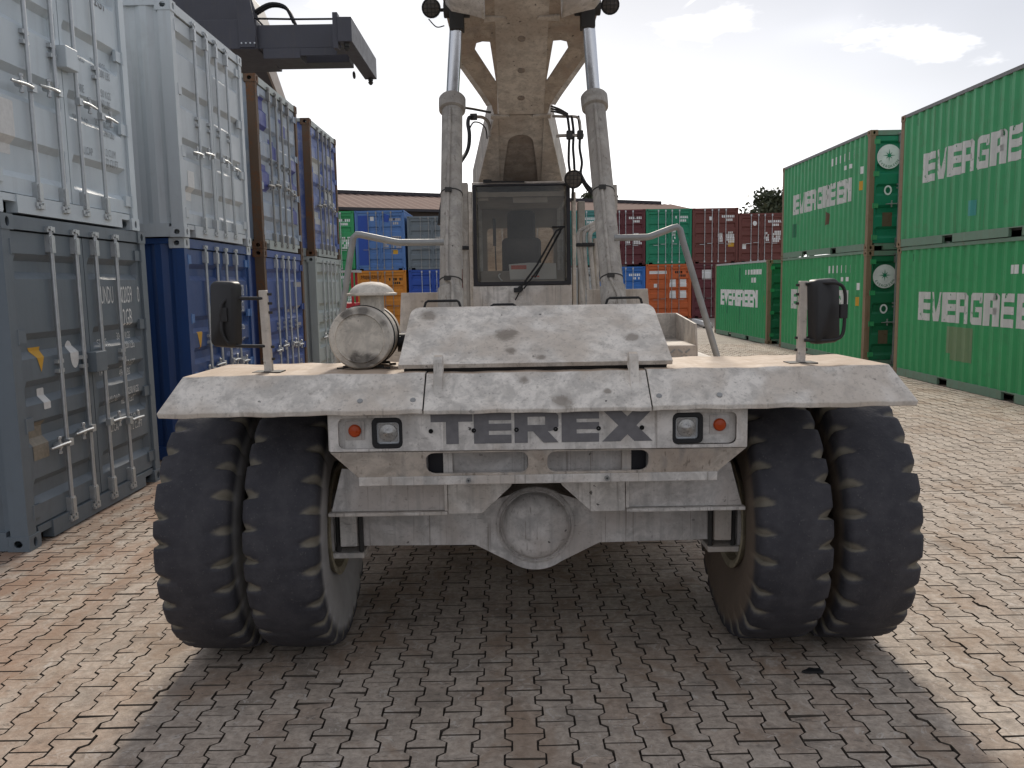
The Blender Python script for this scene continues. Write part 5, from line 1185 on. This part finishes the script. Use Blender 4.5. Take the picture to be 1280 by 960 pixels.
# ------------------------------------------------------------------ second machine: spreader and boom above the left stack
M_spread = paint('spreader_paint', (.062, .062, .074), .5, .1, (.10, .09, .08), .3, .08, streak=.3, seed=41)
M_spreadl = paint('spreader_boom_paint', (.30, .255, .225), .6, .1, (.2, .15, .12), .3, .05, seed=42)
sp = empty('reach_stacker', (-12.0, 36.0, 0)); tag(sp, 'dark grey spreader and boom of a second reach stacker above the left stack', 'reach stacker', 'reach stackers')
SO = (-12.0, 36.0, 0)
class MBS(MB):                       # the spreader was laid out at two thirds of its size
    def mesh(s, name, smooth=None):
        s.v = [(x * 1.5, y * 1.5, 2 + (z - 2) * 1.5) for x, y, z in s.v]; return MB.mesh(s, name, smooth)
def Bs(): return MBS(SO)
b = Bs(); b.box(-6.4, -2.62, 14.0, 14.42, 5.86, 6.23); b.box(-6.4, -2.72, 14.9, 15.32, 5.86, 6.23); b.build('telescopic_beam', M_spread, sp, bev=.015)
b = Bs(); b.box(-6.6, -4.02, 13.92, 15.40, 5.84, 6.30); b.build('main_beam', M_spread, sp, bev=.02)
b = Bs(); b.box(-3.35, -2.75, 13.99, 14.0, 5.74, 5.86); b.box(-3.95, -3.35, 13.985, 14.43, 5.70, 5.86); b.build('lower_guide', M_spread, sp, bev=.01)
b = Bs(); b.add([(-2.62, 13.42, 6.16), (-2.40, 13.42, 6.16), (-2.40, 15.85, 6.16), (-2.62, 15.85, 6.16), (-2.62, 13.42, 5.79), (-2.40, 13.42, 5.79), (-2.40, 15.85, 5.79), (-2.62, 15.85, 5.79)],
               [(0, 1, 2, 3), (7, 6, 5, 4), (0, 4, 5, 1), (1, 5, 6, 2), (2, 6, 7, 3), (3, 7, 4, 0)])
b.box(-2.70, -2.62, 13.45, 13.62, 5.70, 6.24); b.build('end_beam', M_spread, sp, bev=.012)
for y in (13.52, 15.75):
    b = Bs(); b.cyl((-2.5, y, 5.80), (-2.5, y, 5.74), .045, n=12); b.lathe([(.03, 0), (.05, .03), (.02, .07)], (-2.5, y, 5.74), (0, 0, -1), 10); b.build('twistlock', M_darksteel, sp)
b = Bs(); ring = [(-2.72, 15.3 + .06 * math.cos(R_(a)), 5.74 + .05 * math.sin(R_(a))) for a in range(0, 361, 30)]; b.tube(ring, .018, 6, caps=False); b.build('lifting_ring', M_darksteel, sp)
b = Bs(); b.add([(-5.9, 14.2, 6.36), (-4.05, 14.2, 6.36), (-4.05, 15.1, 6.36), (-5.9, 15.1, 6.36), (-5.5, 14.25, 6.95), (-4.2, 14.25, 6.80), (-4.2, 15.05, 6.80), (-5.5, 15.05, 6.95)],
               [(3, 2, 1, 0), (4, 5, 6, 7), (0, 1, 5, 4), (1, 2, 6, 5), (2, 3, 7, 6), (3, 0, 4, 7)]); b.build('rotator_frame', M_spread, sp, bev=.02)
b = Bs(); b.plate([(-4.30, 5.86), (-4.05, 5.86), (-4.02, 6.10), (-4.10, 6.62), (-4.32, 6.62)], [], XZ(13.92), .03); b.build('end_bracket', M_spread, sp, bev=.004)
for i in range(4): b = Bs(); b.lathe([(.018, 0), (.014, .015), (0, .016)], (-4.26 + .07 * i, 13.89, 5.92), (0, -1, 0), 6); b.build('bolt', M_galv, sp)
b = Bs(); b.box(-5.0, -4.7, 14.3, 14.9, 6.80, 7.25); b.cyl((-4.35, 14.3, 6.95), (-4.15, 14.3, 6.95), .10, n=16); b.cyl((-4.9, 14.28, 7.0), (-4.3, 14.28, 7.0), .04, n=10); b.build('rotator_motor', M_darksteel, sp, bev=.01)
for k in range(2):
    b = Bs(); b.tube(smoothpts([(-4.10, 14.15 + .1 * k, 6.48), (-3.85, 14.15 + .1 * k, 6.60), (-3.60, 14.15 + .1 * k, 6.55), (-3.48, 14.15 + .1 * k, 6.33), (-3.47, 14.15 + .1 * k, 6.29)]), .028, 8); b.build('hydraulic_hose', M_black, sp, smooth=60)
b = Bs(); b.tube([(-4.2, 14.02, 6.34), (-3.4, 14.05, 6.325), (-2.8, 14.05, 6.32), (-2.66, 13.6, 6.27)], .016, 6); b.build('cable', M_black, sp)
def slab(b, p0, p1, w0, h0, w1, h1):
    p0, p1 = Vector(p0), Vector(p1); d = (p1 - p0).normalized(); a = d.cross(Vector((0, 0, 1))).normalized(); u_ = a.cross(d)
    vs = [p + a * sx * w_ / 2 + u_ * sz * h_ / 2 for p, w_, h_ in ((p0, w0, h0), (p1, w1, h1)) for sx, sz in ((-1, -1), (1, -1), (1, 1), (-1, 1))]
    return b.add(vs, [(3, 2, 1, 0), (4, 5, 6, 7), (0, 1, 5, 4), (1, 2, 6, 5), (2, 3, 7, 6), (3, 0, 4, 7)])
b = MB(SO); slab(b, (-7.4, 22.4, 9.05), (-11.8, 37.5, 3.6), .9, .9, 1.1, 1.2); b.build('boom', M_spreadl, sp, bev=.02)
b = MB(SO); slab(b, (-7.05, 23.0, 8.75), (-7.55, 28.5, 7.15), .85, .78, .75, .5); b.build('boom_head', M_spread, sp, bev=.015)
b = MB(SO); slab(b, (-6.60, 23.0, 8.70), (-7.14, 28.5, 7.12), .06, .74, .06, .46); b.build('boom_side_plate', M_spreadl, sp)
b = MB(SO); b.box(-13.4, -10.6, 31.5, 39.5, .6, 1.5); b.build('chassis', M_spreadl, sp, bev=.05)
b = MB(SO); b.box(-12.8, -11.2, 35.5, 38.2, 1.5, 3.2); b.build('superstructure', M_spreadl, sp, bev=.05)
for x in (-13.5, -10.5):
    for y in (32.4, 38.4): link('wheel', rt, M_tyreR, sp, loc=(x + 12.0, y - 36, .62))

# ------------------------------------------------------------------ things behind
M_roof = simple('roof_brown', (.235, .165, .138), .95, 0, .18, 1.5, .05)
M_wallb = paint('wall_brown', (.10, .07, .055), .7, .08, (.06, .05, .04), .3, .02, seed=52)
M_ridge = simple('roof_ridge', (.045, .04, .045), .7, 0, .2, 3)
Pl, Pr = Vector((-24, 45.5, 0)), Vector((17.0, 66.0, 0)); dirb = (Pr - Pl).normalized(); nrb = Vector((dirb.y, -dirb.x, 0)); LBW = (Pr - Pl).length
bl = empty('warehouse', Pl, math.atan2(dirb.y, dirb.x)); tag(bl, 'long warehouse with brown metal roof behind the far row', 'building')
EZ, RZ, DP = 6.90, 8.50, 7.0
b = MB(); b.box(0, LBW, 0, DP * 2, 0, EZ - .05); b.add([(0, 0, EZ - .05), (0, DP, RZ - .1), (0, 2 * DP, EZ - .05), (LBW, 0, EZ - .05), (LBW, DP, RZ - .1), (LBW, 2 * DP, EZ - .05)], [(0, 1, 2), (5, 4, 3)]); b.build('wall', M_wallb, bl)
b = MB()
n_ = int(LBW / .30); xs = [-.3 + i * (LBW + .6) / n_ for i in range(n_ + 1)]; vs = []
for y, z in ((-.5, EZ - .08), (DP, RZ)):
    for i, x in enumerate(xs): vs.append((x, y, z + (.05 if i % 2 else 0)))
b.add(vs, [(i, i + 1, n_ + 1 + i + 1, n_ + 1 + i) for i in range(n_)]); vs = []
for y, z in ((DP, RZ), (2 * DP + .5, EZ - .08)):
    for i, x in enumerate(xs): vs.append((x, y, z + (.05 if i % 2 else 0)))
b.add(vs, [(i, i + 1, n_ + 1 + i + 1, n_ + 1 + i) for i in range(n_)]); rf = b.build('roof', M_roof, bl)
b = MB(); b.box(-.4, LBW - 1.2, DP - .35, DP + .35, RZ - .02, RZ + .22); b.build('ridge_vent', M_ridge, rf)
b = MB(); b.box(-.3, LBW + .3, -.68, -.50, EZ - .22, EZ - .05); b.build('gutter', M_ridge, rf)
for i in range(9):
    b = MB(); b.box(2 + i * 5, 2.12 + i * 5, -.10, -.003, 0, EZ - .2); b.build('downpipe', M_ridge, bl)

M_leaf, t = mat('leaves'); rnd = t.new('ShaderNodeAttribute', attribute_name='tone').outputs['Fac']
setb(t, t.mix(rnd, (.030, .042, .022), (.085, .095, .052)), .7, 0, .3)
M_bark = simple('bark', (.07, .055, .042), .85, 0, .3, 9)
def tree(x, y, h, r, label, seed, nl=2600, ls=.28):
    rd = random.Random(seed); t = empty('tree', (x, y, 0)); tag(t, label, 'tree', 'trees behind the yard'); b = MB(); clumps = []
    b.tube([(0, 0, 0), (.1, .05, h * .3), (-.05, .1, h * .6), (.05, 0, h * .9)], [h * .028, h * .022, h * .014, h * .004], 8)
    for i in range(16):
        a = rd.uniform(0, 6.28); z0 = h * rd.uniform(.35, .8); rr = r * rd.uniform(.45, 1) * (1.1 - .5 * (z0 / h)); z1 = z0 + h * rd.uniform(.08, .22)
        e = Vector((rr * math.cos(a), rr * math.sin(a), z1)); b.tube([(0, 0, z0), (e.x * .5, e.y * .5, z0 + (z1 - z0) * .35), e], [h * .009, h * .006, h * .002], 5); clumps += [e, e * .75 + Vector((0, 0, z1 * .25))]
    b.build('trunk', M_bark, t, smooth=60); clumps += [Vector((rd.uniform(-.3, .3) * r, rd.uniform(-.3, .3) * r, h * rd.uniform(.8, 1)))for _ in range(8)]
    vs, fs, tn = [], [], []
    for i in range(nl):
        c = rd.choice(clumps); p = c + Vector((rd.gauss(0, .22) * r, rd.gauss(0, .22) * r, rd.gauss(0, .17) * r)); q = Vector((rd.gauss(0, 1), rd.gauss(0, 1), rd.gauss(0, 1))).normalized(); a = q.orthogonal().normalized(); c2 = q.cross(a); s = ls * rd.uniform(.6, 1.3); k = len(vs)
        vs += [p - a * s, p + c2 * s * .45, p + a * s, p - c2 * s * .45]; fs.append((k, k + 1, k + 2, k + 3)); tn += [rd.random()] * 4
    me = bpy.data.meshes.new('crown'); me.from_pydata([tuple(v) for v in vs], [], fs); at = me.attributes.new('tone', 'FLOAT', 'POINT'); at.data.foreach_set('value', tn); link('crown', me, M_leaf, t)
tree(24.3, 80, 10.4, 2.6, 'dark leafy tree beyond the warehouse end, left of the green stack', 1)
tree(27.8, 82, 9.8, 2.8, 'dark leafy tree just beside the upper green container edge', 2)
tree(9.0, 84, 10.6, 2.2, 'treetop seen between cab pipes and right lift cylinder', 3)

M_red = paint('red_machine_paint', (.42, .022, .03), .5, .08, (.2, .05, .05), .25, .05, seed=61)
rk = empty('loading_trestle', (-5.95, 30, 0)); tag(rk, 'red steel trestle with white top bar beside the grey green container', 'trestle')
b = MB()
for x in (-.38, .26):
    for y in (0, .8): b.box(x - .04, x + .04, y - .04, y + .04, 0, 2.5)
b.build('frame', M_red, rk)
b = MB(); b.box(-.45, .45, -.06, .9, 2.50, 2.58); b.build('top_bar', M_whitec if False else C_whitec, rk)
for z in (.5, 1.35): b = MB(); b.box(-.5, .35, -.12, .86, z - .25, z + .05); b.build('shelf', M_red, rk)
b = MB(); b.box(-.42, .25, -.16, -.12, 1.0, 1.22); b.build('white_plate', M_stick, rk)
bb_ = empty('barrier_beam', (8.42, 36.6, 0), R_(87)); tag(bb_, 'white steel beam lying on the paving before the far row', 'beam')
b = MB(); b.box(-1.9, 1.9, -.09, .09, .06, .24); b.build('beam', M_stick, bb_, bev=.02)
for x in (-1.5, 1.5): b = MB(); b.box(x - .08, x + .08, -.2, .2, -.012, .06); b.build('foot', M_darksteel, bb_)
b = MB(); rd = random.Random(3)
pts = [(math.cos(a) * rd.uniform(.03, .07), math.sin(a) * rd.uniform(.015, .035)) for a in [i * .7 for i in range(9)]]
b.plate(pts, [], Matrix.Translation((1.52, 4.02, .002)), .012); tag(b.build('rubber_scrap', M_black), 'torn black rubber scrap on the paving by the right tyres', 'scrap')
